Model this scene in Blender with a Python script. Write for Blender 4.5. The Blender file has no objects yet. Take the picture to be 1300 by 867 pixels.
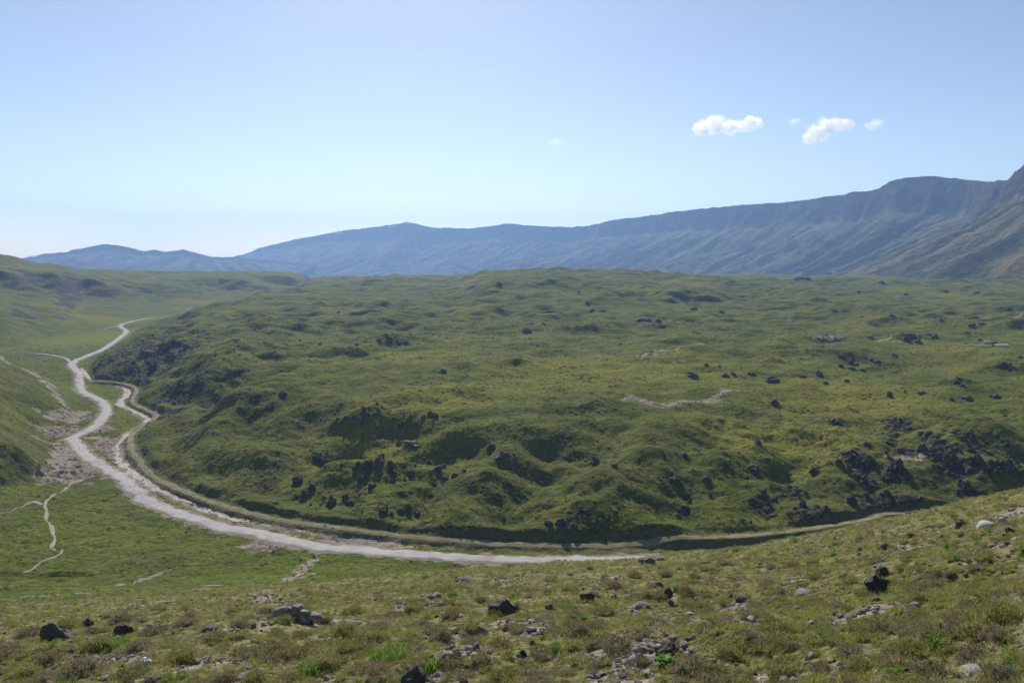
import bpy, bmesh, math, random
import numpy as np
from mathutils import Vector, Matrix, Euler, noise as mnoise

R = math.radians
scene = bpy.context.scene
rng = np.random.default_rng(7)
random.seed(11)

# ------------------------------------------------------------------ camera, sky, sun, exposure
F, CX, HY, HC = 1020.0, 650.0, 320.0, 74.0      # focal length and horizon in photo pixels, eye height over the datum
cam_data = bpy.data.cameras.new("camera")
cam = bpy.data.objects.new("camera", cam_data)
scene.collection.objects.link(cam)
cam.location = (0, 0, HC)
cam.rotation_euler = (R(90), 0, 0)
cam_data.sensor_width = 36
cam_data.lens = F / 1300 * 36
cam_data.shift_y = -(433.5 - HY) / 1300
cam_data.clip_start = 0.2
cam_data.clip_end = 80000
scene.camera = cam

SUN_AZ, SUN_EL = R(-8), R(37)      # azimuth from the view axis (+Y), clockwise
world = bpy.data.worlds.new("World")
scene.world = world
world.use_nodes = True
wn = world.node_tree
bg = wn.nodes["Background"]
sky = wn.nodes.new("ShaderNodeTexSky")
sky.sky_type = 'NISHITA'
sky.sun_disc = False
sky.sun_elevation = SUN_EL
sky.sun_rotation = SUN_AZ
sky.altitude = 2400
sky.air_density = 1.0
sky.dust_density = 2.3
sky.ozone_density = 0.2
wn.links.new(sky.outputs[0], bg.inputs[0])
bg.inputs[1].default_value = 0.100
sun_data = bpy.data.lights.new("sun", 'SUN')
sun_data.energy = 5.0
sun_data.angle = R(0.53)
sun_data.color = (1.0, 0.95, 0.87)
sun = bpy.data.objects.new("sun", sun_data)
scene.collection.objects.link(sun)
sdir = Vector((math.sin(SUN_AZ) * math.cos(SUN_EL), math.cos(SUN_AZ) * math.cos(SUN_EL), math.sin(SUN_EL)))
sun.rotation_euler = sdir.to_track_quat('Z', 'Y').to_euler()
sun.location = (0, 0, 300)

scene.view_settings.view_transform = 'Standard'
scene.view_settings.look = 'None'
scene.view_settings.exposure = 0.14
scene.view_settings.gamma = 1.0
scene.view_settings.use_curve_mapping = False
cy = scene.cycles
cy.use_denoising = True
cy.max_bounces = 6
cy.diffuse_bounces = 3
cy.transmission_bounces = 3
cy.volume_bounces = 3
cy.transparent_max_bounces = 6
cy.use_fast_gi = False
cy.volume_step_rate = 0.35

# ------------------------------------------------------------------ small helpers
def link(o):
    scene.collection.objects.link(o)
    return o

def tag(o, label=None, cat=None, group=None, kind=None):
    if label: o["label"] = label
    if cat: o["category"] = cat
    if group: o["group"] = group
    if kind: o["kind"] = kind
    return o

def sstep(a, b, x):
    t = np.clip((x - a) / (b - a), 0, 1)
    return t * t * (3 - 2 * t)

def _hash(ix, iy, seed):
    h = (ix.astype(np.int64) * 374761393 + iy.astype(np.int64) * 668265263 + seed * 1442695041) & 0xFFFFFFFF
    h = ((h ^ (h >> 13)) * 1274126177) & 0xFFFFFFFF
    return (h ^ (h >> 16)) & 0xFFFFFFFF

def perlin(x, y, seed=0):
    x = np.asarray(x, float); y = np.asarray(y, float)
    ix = np.floor(x); iy = np.floor(y)
    fx = x - ix; fy = y - iy
    ix = ix.astype(np.int64); iy = iy.astype(np.int64)
    u = fx * fx * fx * (fx * (fx * 6 - 15) + 10)
    v = fy * fy * fy * (fy * (fy * 6 - 15) + 10)
    def g(dx, dy):
        a = _hash(ix + dx, iy + dy, seed) * (2 * math.pi / 4294967296.0)
        return np.cos(a) * (fx - dx) + np.sin(a) * (fy - dy)
    a = g(0, 0); b = g(1, 0); c = g(0, 1); d = g(1, 1)
    return 1.5 * ((a + (b - a) * u) * (1 - v) + (c + (d - c) * u) * v)

def fbm(x, y, lam, octs=3, seed=0, gain=0.5):
    r = 0.0; amp = 1.0; fr = 1.0 / lam
    for k in range(octs):
        r = r + amp * perlin(x * fr + 17.3 * k, y * fr - 9.1 * k, seed + k)
        amp *= gain; fr *= 2.03
    return r

def mfbm(mask, x, y, lam, octs=3, seed=0, gain=.5):
    out = np.zeros(x.shape)
    if mask.any(): out[mask] = fbm(x[mask], y[mask], lam, octs, seed, gain)
    return out

def seg_dist(X, Y, pts, ws=None):
    """distance to a polyline, and the polyline's weight value at the nearest point"""
    best = np.full(X.shape, 1e9); val = np.zeros(X.shape)
    for i in range(len(pts) - 1):
        ax, ay = pts[i]; bx, by = pts[i + 1]
        dx, dy = bx - ax, by - ay
        L = dx * dx + dy * dy + 1e-9
        t = np.clip(((X - ax) * dx + (Y - ay) * dy) / L, 0, 1)
        d = np.hypot(X - ax - t * dx, Y - ay - t * dy)
        m = d < best
        best = np.where(m, d, best)
        if ws is not None:
            val = np.where(m, ws[i] + (ws[i + 1] - ws[i]) * t, val)
    return (best, val) if ws is not None else best

def inside(X, Y, pts):
    r = np.zeros(X.shape, bool)
    n = len(pts)
    for i in range(n):
        ax, ay = pts[i]; bx, by = pts[(i + 1) % n]
        if ay == by: continue
        c = ((ay > Y) != (by > Y)) & (X < (bx - ax) * (Y - ay) / (by - ay) + ax)
        r ^= c
    return r

def at_z(x, y, z):
    """point of the world at height z seen at photo pixel (x, y)"""
    D = (HC - z) * F / (y - HY)
    return (D * (x - CX) / F, D)

def at_d(x, D):
    return (D * (x - CX) / F, D)

def smooth_line(pts, n=6):
    """Catmull-Rom through the points"""
    P = [np.array(p, float) for p in pts]
    P = [2 * P[0] - P[1]] + P + [2 * P[-1] - P[-2]]
    out = []
    for i in range(1, len(P) - 2):
        for k in range(n):
            t = k / n
            out.append(0.5 * ((2 * P[i]) + (-P[i - 1] + P[i + 1]) * t + (2 * P[i - 1] - 5 * P[i] + 4 * P[i + 1] - P[i + 2]) * t * t
                              + (-P[i - 1] + 3 * P[i] - 3 * P[i + 1] + P[i + 2]) * t ** 3))
    out.append(P[-2])
    return out

# ------------------------------------------------------------------ plan of the valley (world metres)
ZF, ZB = 2.0, 3.4                  # valley floor, bench track
ROAD_PX = [(830, 709), (807, 710), (719, 712), (660, 711.5), (612, 710), (541, 706), (471, 700), (430, 697), (390, 692), (340, 681), (283, 670), (227, 653),
           (191, 639), (173, 624), (152, 606), (137, 597), (118, 585), (103, 574), (97, 564), (90, 558), (104, 551), (119, 543), (129, 533), (135, 522),
           (129, 510), (112, 502), (102, 495), (101, 484), (100, 474), (91, 462), (112, 452), (129, 445), (142, 437), (154, 428), (160, 421), (152, 414), (166, 409), (192, 404), (225, 401)]
STREAM_PX = [(585, 692), (540, 688), (500, 685.5), (455, 681), (415, 677), (370, 672), (335, 668), (300, 660), (250, 643), (222, 632), (195, 618), (165, 599), (151, 582), (148, 566), (160, 553), (183, 541), (187, 531), (170, 522), (152, 512),
             (161, 500), (158, 492), (140, 488), (118, 484), (108, 476), (104, 468)]
BENCH_PX = [(1130, 652), (1100, 660), (1000, 675), (900, 683), (800, 688), (720, 689.5), (640, 688), (560, 683), (500, 678), (450, 672), (400, 666), (330, 654), (290, 643),
            (250, 630), (215, 615), (188, 598), (173, 580), (166, 566), (167, 553), (180, 542), (199, 529), (187, 521), (169, 512), (169, 505), (173, 493), (153, 486.5), (130, 484), (112, 481)]
ROAD = smooth_line([at_z(x, y, ZF) for x, y in ROAD_PX], 5)
STREAM = smooth_line([at_z(x, y, ZF) for x, y in STREAM_PX], 5)
BENCH = smooth_line([at_d(1900, 242), at_d(1600, 232), at_d(1350, 222), at_d(1220, 217)] + [at_z(x, y, ZB) for x, y in BENCH_PX], 3)
PLATEAU = [tuple(p) for p in BENCH] + [at_d(x, d) for x, d in ((110, 500), (125, 555), (142, 610), (166, 690), (180, 760), (200, 830), (218, 870), (245, 910), (300, 1010),
                                       (362, 1250), (368, 1500), (372, 2600), (1950, 2600))]
SPUR = [at_d(-500, 235), at_d(-100, 238), at_d(0, 246), at_d(60, 262), at_d(70, 288), at_d(72, 315), at_d(98, 352), at_d(98, 388), at_d(80, 425), at_d(50, 480), at_d(-40, 540), at_d(-300, 560), at_d(-800, 560), at_d(-800, 235)]

def loft(cols, X, Y):
    """heights given as columns of (distance, height) at photo x positions"""
    px = CX + F * X / np.maximum(Y, 1.0)
    xs = sorted(cols)
    zs = [np.interp(Y, [c[0] for c in cols[x]], [c[1] for c in cols[x]]) for x in xs]
    out = zs[0].copy()
    for i in range(len(xs) - 1):
        t = np.clip((px - xs[i]) / (xs[i + 1] - xs[i]), 0, 1)
        t = t * t * (3 - 2 * t)
        out = np.where(px >= xs[i], zs[i] * (1 - t) + zs[i + 1] * t, out)
    return out

PTOP = {
    100: [(300, 16), (480, 14), (520, 16), (600, 10)],
    150: [(300, 17), (420, 18), (520, 19.5), (570, 9), (700, 6), (800, 9)],
    200: [(300, 19), (450, 20), (570, 18.5), (650, 11), (740, 10), (850, 16), (980, 17)],
    260: [(300, 22), (500, 21), (620, 19), (700, 16), (850, 20.5), (1000, 22), (1300, 22)],
    330: [(250, 21), (290, 22.5), (450, 21.5), (580, 22), (760, 24.5), (950, 25.5), (1300, 26), (1700, 20)],
    450: [(240, 17), (285, 20), (340, 20.5), (540, 21), (660, 22.2), (800, 23), (1080, 26), (1500, 28), (1800, 18)],
    560: [(240, 18), (285, 19.5), (340, 20), (540, 21), (660, 22.2), (800, 24.5), (1080, 30), (1450, 33), (1800, 20)],
    620: [(240, 19), (300, 19), (420, 20), (540, 21), (650, 23), (770, 27.5), (900, 36), (1020, 45), (1120, 48), (1400, 30)],
    680: [(240, 19), (300, 19), (420, 20), (540, 21), (650, 23), (770, 28.5), (900, 38.5), (1020, 48), (1120, 52), (1400, 30)],
    760: [(240, 20), (300, 20.5), (420, 21), (540, 22), (650, 23.5), (800, 28.5), (1000, 40), (1150, 48), (1400, 30)],
    850: [(240, 19), (300, 20.5), (380, 21.5), (470, 22.5), (640, 23.5), (800, 26.5), (1000, 34), (1200, 42), (1500, 28)],
    950: [(240, 18), (300, 19), (420, 20.5), (540, 21), (670, 22), (850, 25), (1050, 30.5), (1250, 34), (1600, 24)],
    1050: [(240, 17), (290, 18), (330, 19), (420, 20.2), (540, 21), (670, 21.5), (850, 24), (1050, 27), (1350, 31), (1700, 22)],
    1200: [(240, 18), (300, 19), (330, 19.5), (420, 20.5), (540, 21.5), (670, 22), (850, 24), (1050, 26), (1300, 27), (1700, 22)],
    1350: [(240, 19), (300, 20), (420, 22), (540, 24), (670, 24), (850, 25), (1050, 26), (1300, 28), (1700, 22)],
}
FARHILL = {
    -500: [(480, 2), (620, 30), (760, 50), (800, 70), (1200, 110), (2000, 90)],
    -200: [(540, 2), (700, 26), (850, 39), (905, 63), (1300, 90), (2000, 70)],
    0: [(610, 2), (790, 23), (932, 30), (975, 50), (1400, 69), (2000, 55)],
    60: [(700, 2), (850, 15.5), (992, 27), (1032, 46.5), (1450, 52), (2000, 40)],
    110: [(800, 2), (950, 7), (1042, 16), (1085, 37.5), (1500, 40.5), (2000, 30)],
    200: [(930, 2), (1100, 4.5), (1150, 10), (1195, 26), (1500, 37), (2000, 25)],
    300: [(1080, 2), (1200, 4), (1285, 11), (1330, 29), (1600, 35), (2000, 22)],
    365: [(1300, 2), (1400, 8), (1470, 12), (1490, 28), (1640, 32), (2000, 20)],
    382: [(1300, 2), (1400, 8), (1470, 12), (1500, 21), (1640, 27), (2000, 15)],
    410: [(1300, 0), (2000, 0)],
    2000: [(1300, 0), (2000, 0)],
}
S_X = [-700, -300, 0, 200, 400, 600, 800, 900, 1000, 1100, 1200, 1300, 1500, 2000]
S_V = [.46, .45, .428, .412, .400, .379, .365, .354, .339, .319, .300, .277, .24, .19]

# turf mounds on the plateau: photo x, photo y, half width in photo px, height m
MOUNDS = [(485, 436, 42, 4.5), (350, 411, 45, 4.5), (420, 411, 35, 3.5), (600, 470, 60, 3), (655, 468, 40, 3), (735, 425, 28, 4), (675, 424, 34, 4), (815, 409, 38, 4), (1005, 406, 40, 4.5),
          (1070, 404, 38, 5), (990, 436, 80, 4.5), (1150, 434, 24, 6), (1275, 472, 34, 5), (870, 442, 50, 3.2), (800, 500, 55, 3.2), (700, 518, 45, 4), (770, 518, 38, 4), (1215, 488, 30, 3.5), (640, 400, 26, 3),
          (760, 388, 40, 5), (725, 372, 28, 5), (1120, 460, 22, 2.5), (1290, 420, 30, 5), (950, 500, 50, 2.5), (560, 455, 40, 2), (250, 440, 30, 3), (290, 470, 30, 2.5), (930, 555, 36, 3.5), (1090, 560, 60, 2.5),
          (720, 590, 42, 3.2), (590, 590, 36, 3.0), (830, 600, 45, 3.0), (340, 540, 45, 3.0), (880, 380, 40, 4), (930, 368, 30, 4), (1020, 355, 16, 5), (1060, 375, 40, 4), (1180, 372, 45, 4), (1250, 385, 40, 4),
          (480, 395, 45, 3), (560, 385, 40, 3), (370, 385, 40, 3), (830, 365, 40, 4)]
# bare pale ground: polylines of photo pixels with half width in px
BARE = [([(755, 453), (790, 455), (830, 455), (870, 450), (892, 443)], 3.4), ([(775, 506), (800, 502), (830, 507), (870, 504), (905, 500), (925, 492)], 4.5),
        ([(1135, 572), (1150, 568), (1165, 572), (1190, 566)], 6), ([(0, 457), (40, 472), (84, 489)], 3.0), ([(60, 540), (90, 535), (105, 525)], 8), ([(75, 565), (85, 590), (95, 612)], 9),
        ([(120, 555), (140, 560), (155, 575)], 7), ([(200, 522), (186, 560)], 2), ([(355, 760), (385, 720), (400, 705)], 5), ([(300, 695), (330, 690), (350, 692)], 5), ([(395, 700), (420, 690), (470, 688)], 6),
        ([(255, 765), (340, 760), (400, 730)], 1.2), ([(590, 722), (625, 719), (650, 720)], 4), ([(0, 493), (40, 498), (70, 505)], 4), ([(480, 352), (520, 352)], 1.0), ([(1275, 408), (1300, 404)], 1.5),
        ([(1225, 483), (1270, 483)], 1.6), ([(1112, 433), (1130, 432)], 2.2), ([(405, 692), (440, 684), (480, 690), (520, 695)], 5), ([(130, 590), (160, 600), (190, 622)], 5),
        ([(30, 763), (120, 762)], 1.5), ([(150, 745), (215, 720)], 1.2), ([(183, 347), (197, 350)], 1.6)]

def base_height(X, Y):
    px = CX + F * X / np.maximum(Y, 1.0)
    D = Y
    # hillside the photographer stands on
    s = np.interp(px, S_X, S_V)
    c = np.interp(px, [450, 620, 850, 1300], [0.0, .0016, .0042, .0042])
    zh = HC - 1.7 - s * D - c * np.clip(D - np.interp(px, [600, 900], [120, 88]), 0, 400) ** 2
    zh = zh + .9 * mfbm(D < 320, X, Y, 38, 2, 3) * sstep(12, 60, D)
    # valley floor
    zf = ZF + .3 * mfbm((D > 100) & (D < 1500), X, Y, 45, 2, 5)
    z = zf.copy()
    left_roll = .8 * mfbm((D > 149) & (D < 301), X, Y, 40, 2, 41) * sstep(430, 250, px) * sstep(150, 190, D) * sstep(300, 230, D)
    z = z + left_roll
    k = 5.0
    h = np.clip(.5 + .5 * (zh - z) / k, 0, 1)
    z = z * (1 - h) + zh * h + k * h * (1 - h)
    near = D < 165
    # spur on the left
    m = (D > 180) & (D < 700) & (px < 160)
    sd = np.full(X.shape, -1e3)
    if m.any():
        xx, yy = X[m], Y[m]
        d = seg_dist(xx, yy, SPUR + [SPUR[0]])
        d = np.where(inside(xx, yy, SPUR), d, -d) + 5.5 * fbm(xx, yy, 42, 3, 61) * sstep(-6, 12, d)
        rib = np.clip(d, 0, None)
        hh = 42 * (1 - np.exp(-rib / 58)) + np.where(rib > 0, 3.2 * np.abs(perlin(xx / 30, yy / 30, 66)) * sstep(0, 25, rib), 0)
        z[m] = np.maximum(z[m], ZF + hh)
    # hill with the cliff, far left
    m = (D > 440) & (D < 2400) & (px < 420)
    if m.any():
        xx, yy = X[m], Y[m]
        w = (9 * fbm(xx, yy, 170, 3, 71) + 7 * fbm(xx, yy, 40, 3, 73)) * sstep(600, 900, yy)
        zz = loft(FARHILL, xx, yy + w)
        zz = zz + (2.6 * np.abs(fbm(xx, yy, 75, 3, 72)) + 1.2 * perlin(xx / 18, yy / 18, 75)) * sstep(2, 14, zz)
        z[m] = np.maximum(z[m], zz)
    # plateau
    psd = np.full(X.shape, -1e3)
    m = (D > 160) & (D < 2700)
    if m.any():
        xx, yy = X[m], Y[m]
        d = seg_dist(xx, yy, PLATEAU + [PLATEAU[0]])
        ins = inside(xx, yy, PLATEAU)
        d = np.where(ins, d, -d)
        psd[m] = d
        pp = px[m]
        lob = perlin(xx / 78, yy / 78, 83)
        dn = d + (15.0 * lob * np.interp(pp, [330, 480], [1.25, .75]) + 6.0 * fbm(xx, yy, 46, 3, 81, .45) + 2.2 * perlin(xx / 14, yy / 14, 84)) * sstep(2, 30, d)
        wid = np.interp(pp, [100, 230, 330, 700], [20, 22, 33, 33])
        p = 1 - np.exp(-(np.clip(dn - 2.4, 0, None) / wid) ** 1.15)
        top = loft(PTOP, xx, yy)
        cut = np.clip(1.0 + 1.7 * perlin(xx / 15, yy / 15, 99), .1, 2.6) * sstep(2.0, 3.8, d + .8 * perlin(xx / 5, yy / 5, 86))
        h1 = np.abs(perlin(xx / 62, yy / 52, 91)); h1 = np.abs(perlin(xx / 62, (yy + 26 * h1) / 52, 91))
        h2 = np.abs(perlin(xx / 29, yy / 22, 92)); h2 = np.abs(perlin(xx / 29, (yy + 12 * h2) / 22, 92))
        h3 = perlin(xx / 12, yy / 10, 93); h3 = perlin(xx / 12, (yy + 3.0 * h3) / 10, 93)
        nf = sstep(300, 560, yy)
        hb = perlin(xx / 120, yy / 80, 94); hb = perlin(xx / 120, (yy + 22 * hb) / 80, 94)
        hum = (3.4 + 2.2 * nf) * (h1 - .25) + (1.4 + 1.5 * nf) * (h2 - .25) + (.42 + .5 * nf) * h3 + 5.2 * hb
        hum = hum * (.45 + .75 * sstep(-.35, .45, fbm(xx, yy, 190, 2, 98))) * sstep(8, 60, d) * np.interp(yy, [200, 300, 700, 1100], [.55, .8, 1.0, 1.0])
        # grassy ribs and gullies of the face
        rib = 4.4 * fbm(xx, yy, 42, 4, 95, .52) * sstep(4, 22, d) * sstep(95, 40, d)
        zz = ZB + cut + (top - ZB - 1.7) * p + hum + rib
        zz = np.where(d > 2.0, zz, ZB)
        bankn = .9 * perlin(xx / 6, yy / 6, 97) + 1.2 * perlin(xx / 21, yy / 21, 96)
        bank = sstep(-2.5, -1.2, d + bankn * .5)
        benchy = yy < 470
        bank = np.where(benchy, bank, sstep(-2.0, 2.0, d))
        z[m] = np.maximum(z[m], z[m] * (1 - bank) + zz * bank)
        z[m] = np.where(d > 2, np.where(yy > 700, np.maximum(zz, z[m]), np.maximum(zz, 0)), z[m])
    return z, psd

def mounds(X, Y, z):
    for (mx, my, hw, h) in MOUNDS:
        if my > 495: h = h * .5
        D = 300.0
        for _ in range(6):
            zt = 19 if my > 395 else 24
            D = (HC - zt) * F / (my - HY)
        D = min(D, 1250)
        cx, cyy = at_d(mx, D)
        rx = hw * D / F
        ry = max(rx * .75, 7)
        m = (np.abs(X - cx) < 3 * rx) & (np.abs(Y - cyy) < 3.2 * ry)
        if not m.any(): continue
        dx = (X[m] - cx) / rx + .25 * perlin(X[m] / (rx * .8), Y[m] / (rx * .8), int(mx))
        dy = (Y[m] - cyy)
        dy = np.where(dy < 0, dy / (ry * .62), dy / (ry * 1.3)) + .3 * perlin(X[m] / (rx * .5), Y[m] / (rx * .5), int(mx) + 7)
        z[m] += .85 * h * np.exp(-(dx * dx) - dy * dy) * (1 + .25 * perlin(X[m] / (rx * .3), Y[m] / (rx * .3), int(mx) + 9))
    # hollow in front of the scarp
    cx, cyy = at_d(475, 259)
    dx = (X - cx) / 36; dy = (Y - cyy - .02 * (X - cx))
    dy = np.where(dy > 0, dy / 17, dy / 18)
    e = np.minimum(dx ** 4 + dy ** 4, 20)
    z -= 5.5 * np.exp(-e) * (1 + .3 * perlin(X / 16, Y / 16, 501) * (e < 20))
    for pts, wd, dep in (([(700, 570), (672, 602), (652, 640), (640, 668)], 9, 4.2), ([(775, 560), (735, 590), (708, 625)], 10, 3.6), ([(905, 565), (880, 600), (868, 640)], 9, 3.0), ([(600, 575), (560, 600), (530, 640)], 8, 2.4),
                         ([(420, 560), (360, 590), (330, 625)], 9, 3.2), ([(330, 520), (285, 560), (255, 600)], 10, 4.0), ([(290, 480), (245, 520), (215, 560)], 10, 4.0), ([(1010, 560), (985, 600), (975, 640)], 9, 2.8),
                         ([(250, 455), (225, 480), (205, 505)], 10, 3.6)):
        W = []
        for (x, y) in pts:
            fz = np.interp(y, [500, 560, 600, 640, 670], [18, 14, 11, 8, 6]) if x > 300 else np.interp(y, [450, 480, 520, 560, 600], [19, 17, 14, 10, 7])
            W.append(at_z(x, y, fz))
        W = smooth_line(W, 4)
        P_ = np.array(W); pad = wd * 3
        m = (X > P_[:, 0].min() - pad) & (X < P_[:, 0].max() + pad) & (Y > P_[:, 1].min() - pad) & (Y < P_[:, 1].max() + pad)
        if m.any():
            d = seg_dist(X[m], Y[m], W) + 2.5 * perlin(X[m] / 14, Y[m] / 14, 503)
            z[m] -= dep * np.exp(-(d / wd) ** 2) * sstep(3, 12, PSD[m])
    return z

def path_dist(X, Y, pts, pad):
    P = np.array([p[:2] for p in pts])
    out = np.full(X.shape, 1e3)
    m = (X > P[:, 0].min() - pad) & (X < P[:, 0].max() + pad) & (Y > P[:, 1].min() - pad) & (Y < P[:, 1].max() + pad)
    if m.any(): out[m] = seg_dist(X[m], Y[m], pts)
    return out

# ------------------------------------------------------------------ height grid
inner = np.arange(-0.70, 0.7001, 2.15 / F)
outer = 0.70 + 0.0035 * (1.045 ** np.arange(1, 55) - 1) / .045
outer = outer[outer < 1.6]
XX = np.concatenate([-outer[::-1], inner, outer])
rows = [1.6]
while rows[-1] < 8500:
    d = rows[-1]
    st = np.interp(d, [1.6, 30, 60, 100, 180, 186, 330, 360, 600, 1300, 1500, 2400, 8500], [.016, .013, .008, .005, .0036, .0016, .0018, .0026, .003, .003, .012, .03, .06])
    rows.append(d * (1 + st))
DD = np.array(rows)
NR, NC = len(DD), len(XX)
GX = DD[:, None] * XX[None, :]
GY = np.repeat(DD[:, None], NC, 1)
GPX = CX + F * XX[None, :] + 0 * GY
GZ, PSD = base_height(GX, GY)
GZ = mounds(GX, GY, GZ)
DROAD = path_dist(GX, GY, ROAD, 60)
DSTR = path_dist(GX, GY, STREAM, 60)
fl = sstep(11, 3.6, DROAD)
GZ = GZ * (1 - fl) + (ZF + .15) * fl
carve = sstep(4.5, 1.0, DSTR)
GZ = GZ - .8 * carve * sstep(-3.5, -9, PSD) * sstep(3.2, 6, DROAD)
# eroded ground beside the road
ERO = np.zeros_like(GZ)
for (ex, ey, er) in ((78, 548, 11), (98, 530, 9), (86, 600, 12), (140, 565, 10), (430, 686, 9), (345, 688, 7), (480, 690, 7), (130, 545, 7)):
    c = at_z(ex, ey, ZF)
    mk = (np.abs(GX - c[0]) < 3 * er) & (np.abs(GY - c[1]) < 3.9 * er)
    ERO[mk] = np.maximum(ERO[mk], np.exp(-((GX[mk] - c[0]) / er) ** 2 - ((GY[mk] - c[1]) / (er * 1.3)) ** 2))
EM = ERO > .01
ero_n = np.abs(mfbm(EM, GX, GY, 4, 1, 101)) + .5 * np.abs(mfbm(EM, GX, GY, 1.9, 1, 102))
GZ = GZ - 1.5 * ERO * ero_n * sstep(3.0, 6.0, DROAD) * sstep(3, -3, PSD + 5)

# masks -----------------------------------------------------------
DIRT = 0.66 * sstep(.25, .7, ERO * (0.6 + ero_n * .9))
DIRT = np.maximum(DIRT, .62 * sstep(4.6, 2.6, DROAD + 1.8 * mfbm(DROAD < 12, GX, GY, 4, 3, 111)))
DIRT = np.maximum(DIRT, .6 * sstep(4.5, 1.5, DSTR + 2.0 * mfbm(DSTR < 12, GX, GY, 4, 2, 112)))
DIRT *= sstep(-1.9, -2.6, PSD)
ROCK = np.zeros_like(GZ)
BROWN = np.zeros_like(GZ)
# crags: photo x, y, half sizes, strength
def zone(x, y, hw, hh, zt):
    t = (GY * 0)
    D = (HC - zt) * F / (y - HY)
    c = at_d(x, D)
    rx = hw * D / F
    ry = max(hh * D * D / (F * (HC - zt)), 6)
    out = np.zeros_like(GZ)
    mk = (np.abs(GX - c[0]) < 2.4 * rx) & (np.abs(GY - c[1]) < 2.4 * ry)
    r2 = ((GX[mk] - c[0]) / rx) ** 2 + ((GY[mk] - c[1]) / ry) ** 2
    out[mk] = np.exp(-r2 * np.sqrt(r2))
    return out
# facing slopes only: lava crops out where the ground is steep
gy_, gx_ = np.gradient(GZ)
dGY = np.gradient(GY, axis=0); dGX = np.gradient(GX, axis=1)
SLY = gy_ / dGY
SLX = gx_ / np.maximum(dGX, 1e-3)
SLOPE = np.hypot(SLX, SLY)
crag = np.zeros_like(GZ)
for (x, y, hw, hh, zt, st) in ((1240, 600, 110, 60, 9, 1.0), (1110, 600, 60, 40, 10, .9), (980, 630, 90, 40, 8, .7), (470, 610, 100, 45, 9, .5), (360, 620, 55, 50, 9, .45), (460, 528, 100, 9, 17, .45),
                               (165, 470, 62, 44, 10, 1.25), (205, 500, 44, 42, 12, 1.15), (250, 480, 50, 30, 15, .6), (140, 455, 40, 24, 10, 1.1), (560, 660, 60, 18, 7, .6), (720, 655, 60, 18, 6, .6), (860, 650, 70, 20, 7, .6), (290, 600, 60, 40, 12, .4)):
    crag = np.maximum(crag, st * zone(x, y, hw, hh, zt))
CM = crag > .02
crag_n = mfbm(CM, GX, GY, 9, 3, 121)
CR = crag * sstep(.0, .55, crag_n + .6 * (crag - .45)) * (PSD > 3)
ROCK = np.maximum(ROCK, CR)
GZ = GZ + CR * (1.5 * np.abs(mfbm(CM, GX, GY, 5.5, 3, 122)) + .5 * mfbm(CM, GX, GY, 1.6, 1, 123)) * sstep(3, 6, PSD)
# cliff of the far hill and steep faces
far = (GY > 560) & (GPX < 400)
ROCK = np.where(far, np.maximum(ROCK, .75 * sstep(.30, .60, SLOPE + .22 * mfbm(far, GX, GY, 26, 3, 131))), ROCK)
ROCK = np.where((GY > 300) & (PSD > 5), np.maximum(ROCK, .7 * sstep(.55, .95, SLOPE + .25 * mfbm((GY > 300) & (PSD > 5), GX, GY, 20, 3, 132))), ROCK)
cutmask = sstep(1.6, 2.2, PSD) * sstep(4.2, 3.0, PSD) * (GY < 470)
bankmask = sstep(-2.8, -2.2, PSD) * sstep(-.9, -1.4, PSD) * (GY < 470)
BROWN = np.maximum(BROWN, .8 * cutmask)
BROWN = np.maximum(BROWN, .95 * bankmask)
DIRT = np.maximum(DIRT, .42 * bankmask)
DIRT = np.maximum(DIRT, .36 * cutmask)
for pts, hw in BARE:
    zt = 20 if (pts[0][0] > 330 and pts[0][1] < 580) else ZF
    if pts[0][0] == 1135: zt = 14
    if pts[0][1] == 457: zt = 14
    wp = []
    for (x, y) in pts:
        D = (HC - zt) * F / (y - HY)
        if y < 400: D = 1300
        if pts[0][1] in (760, 763, 765, 730, 745) : D = (HC - 2.5) * F / (y - HY)
        wp.append(at_d(x, D))
    Dm = wp[0][1]
    w = hw * Dm / F
    wy = 1.0
    Pw = np.array(wp); pad = w * 5 + 6
    mk = (GX > Pw[:, 0].min() - pad) & (GX < Pw[:, 0].max() + pad) & (GY > Pw[:, 1].min() - pad) & (GY < Pw[:, 1].max() + pad)
    if not mk.any(): continue
    gx, gy = GX[mk], GY[mk]
    d = seg_dist(gx, gy, wp)
    dd = d / max(w * 2.3, 1.0) + .9 * fbm(gx, gy, max(w * 2.5, 3), 3, 141)
    DIRT[mk] = np.maximum(DIRT[mk], .8 * sstep(1.1, .2, dd) * (d < pad))
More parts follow.
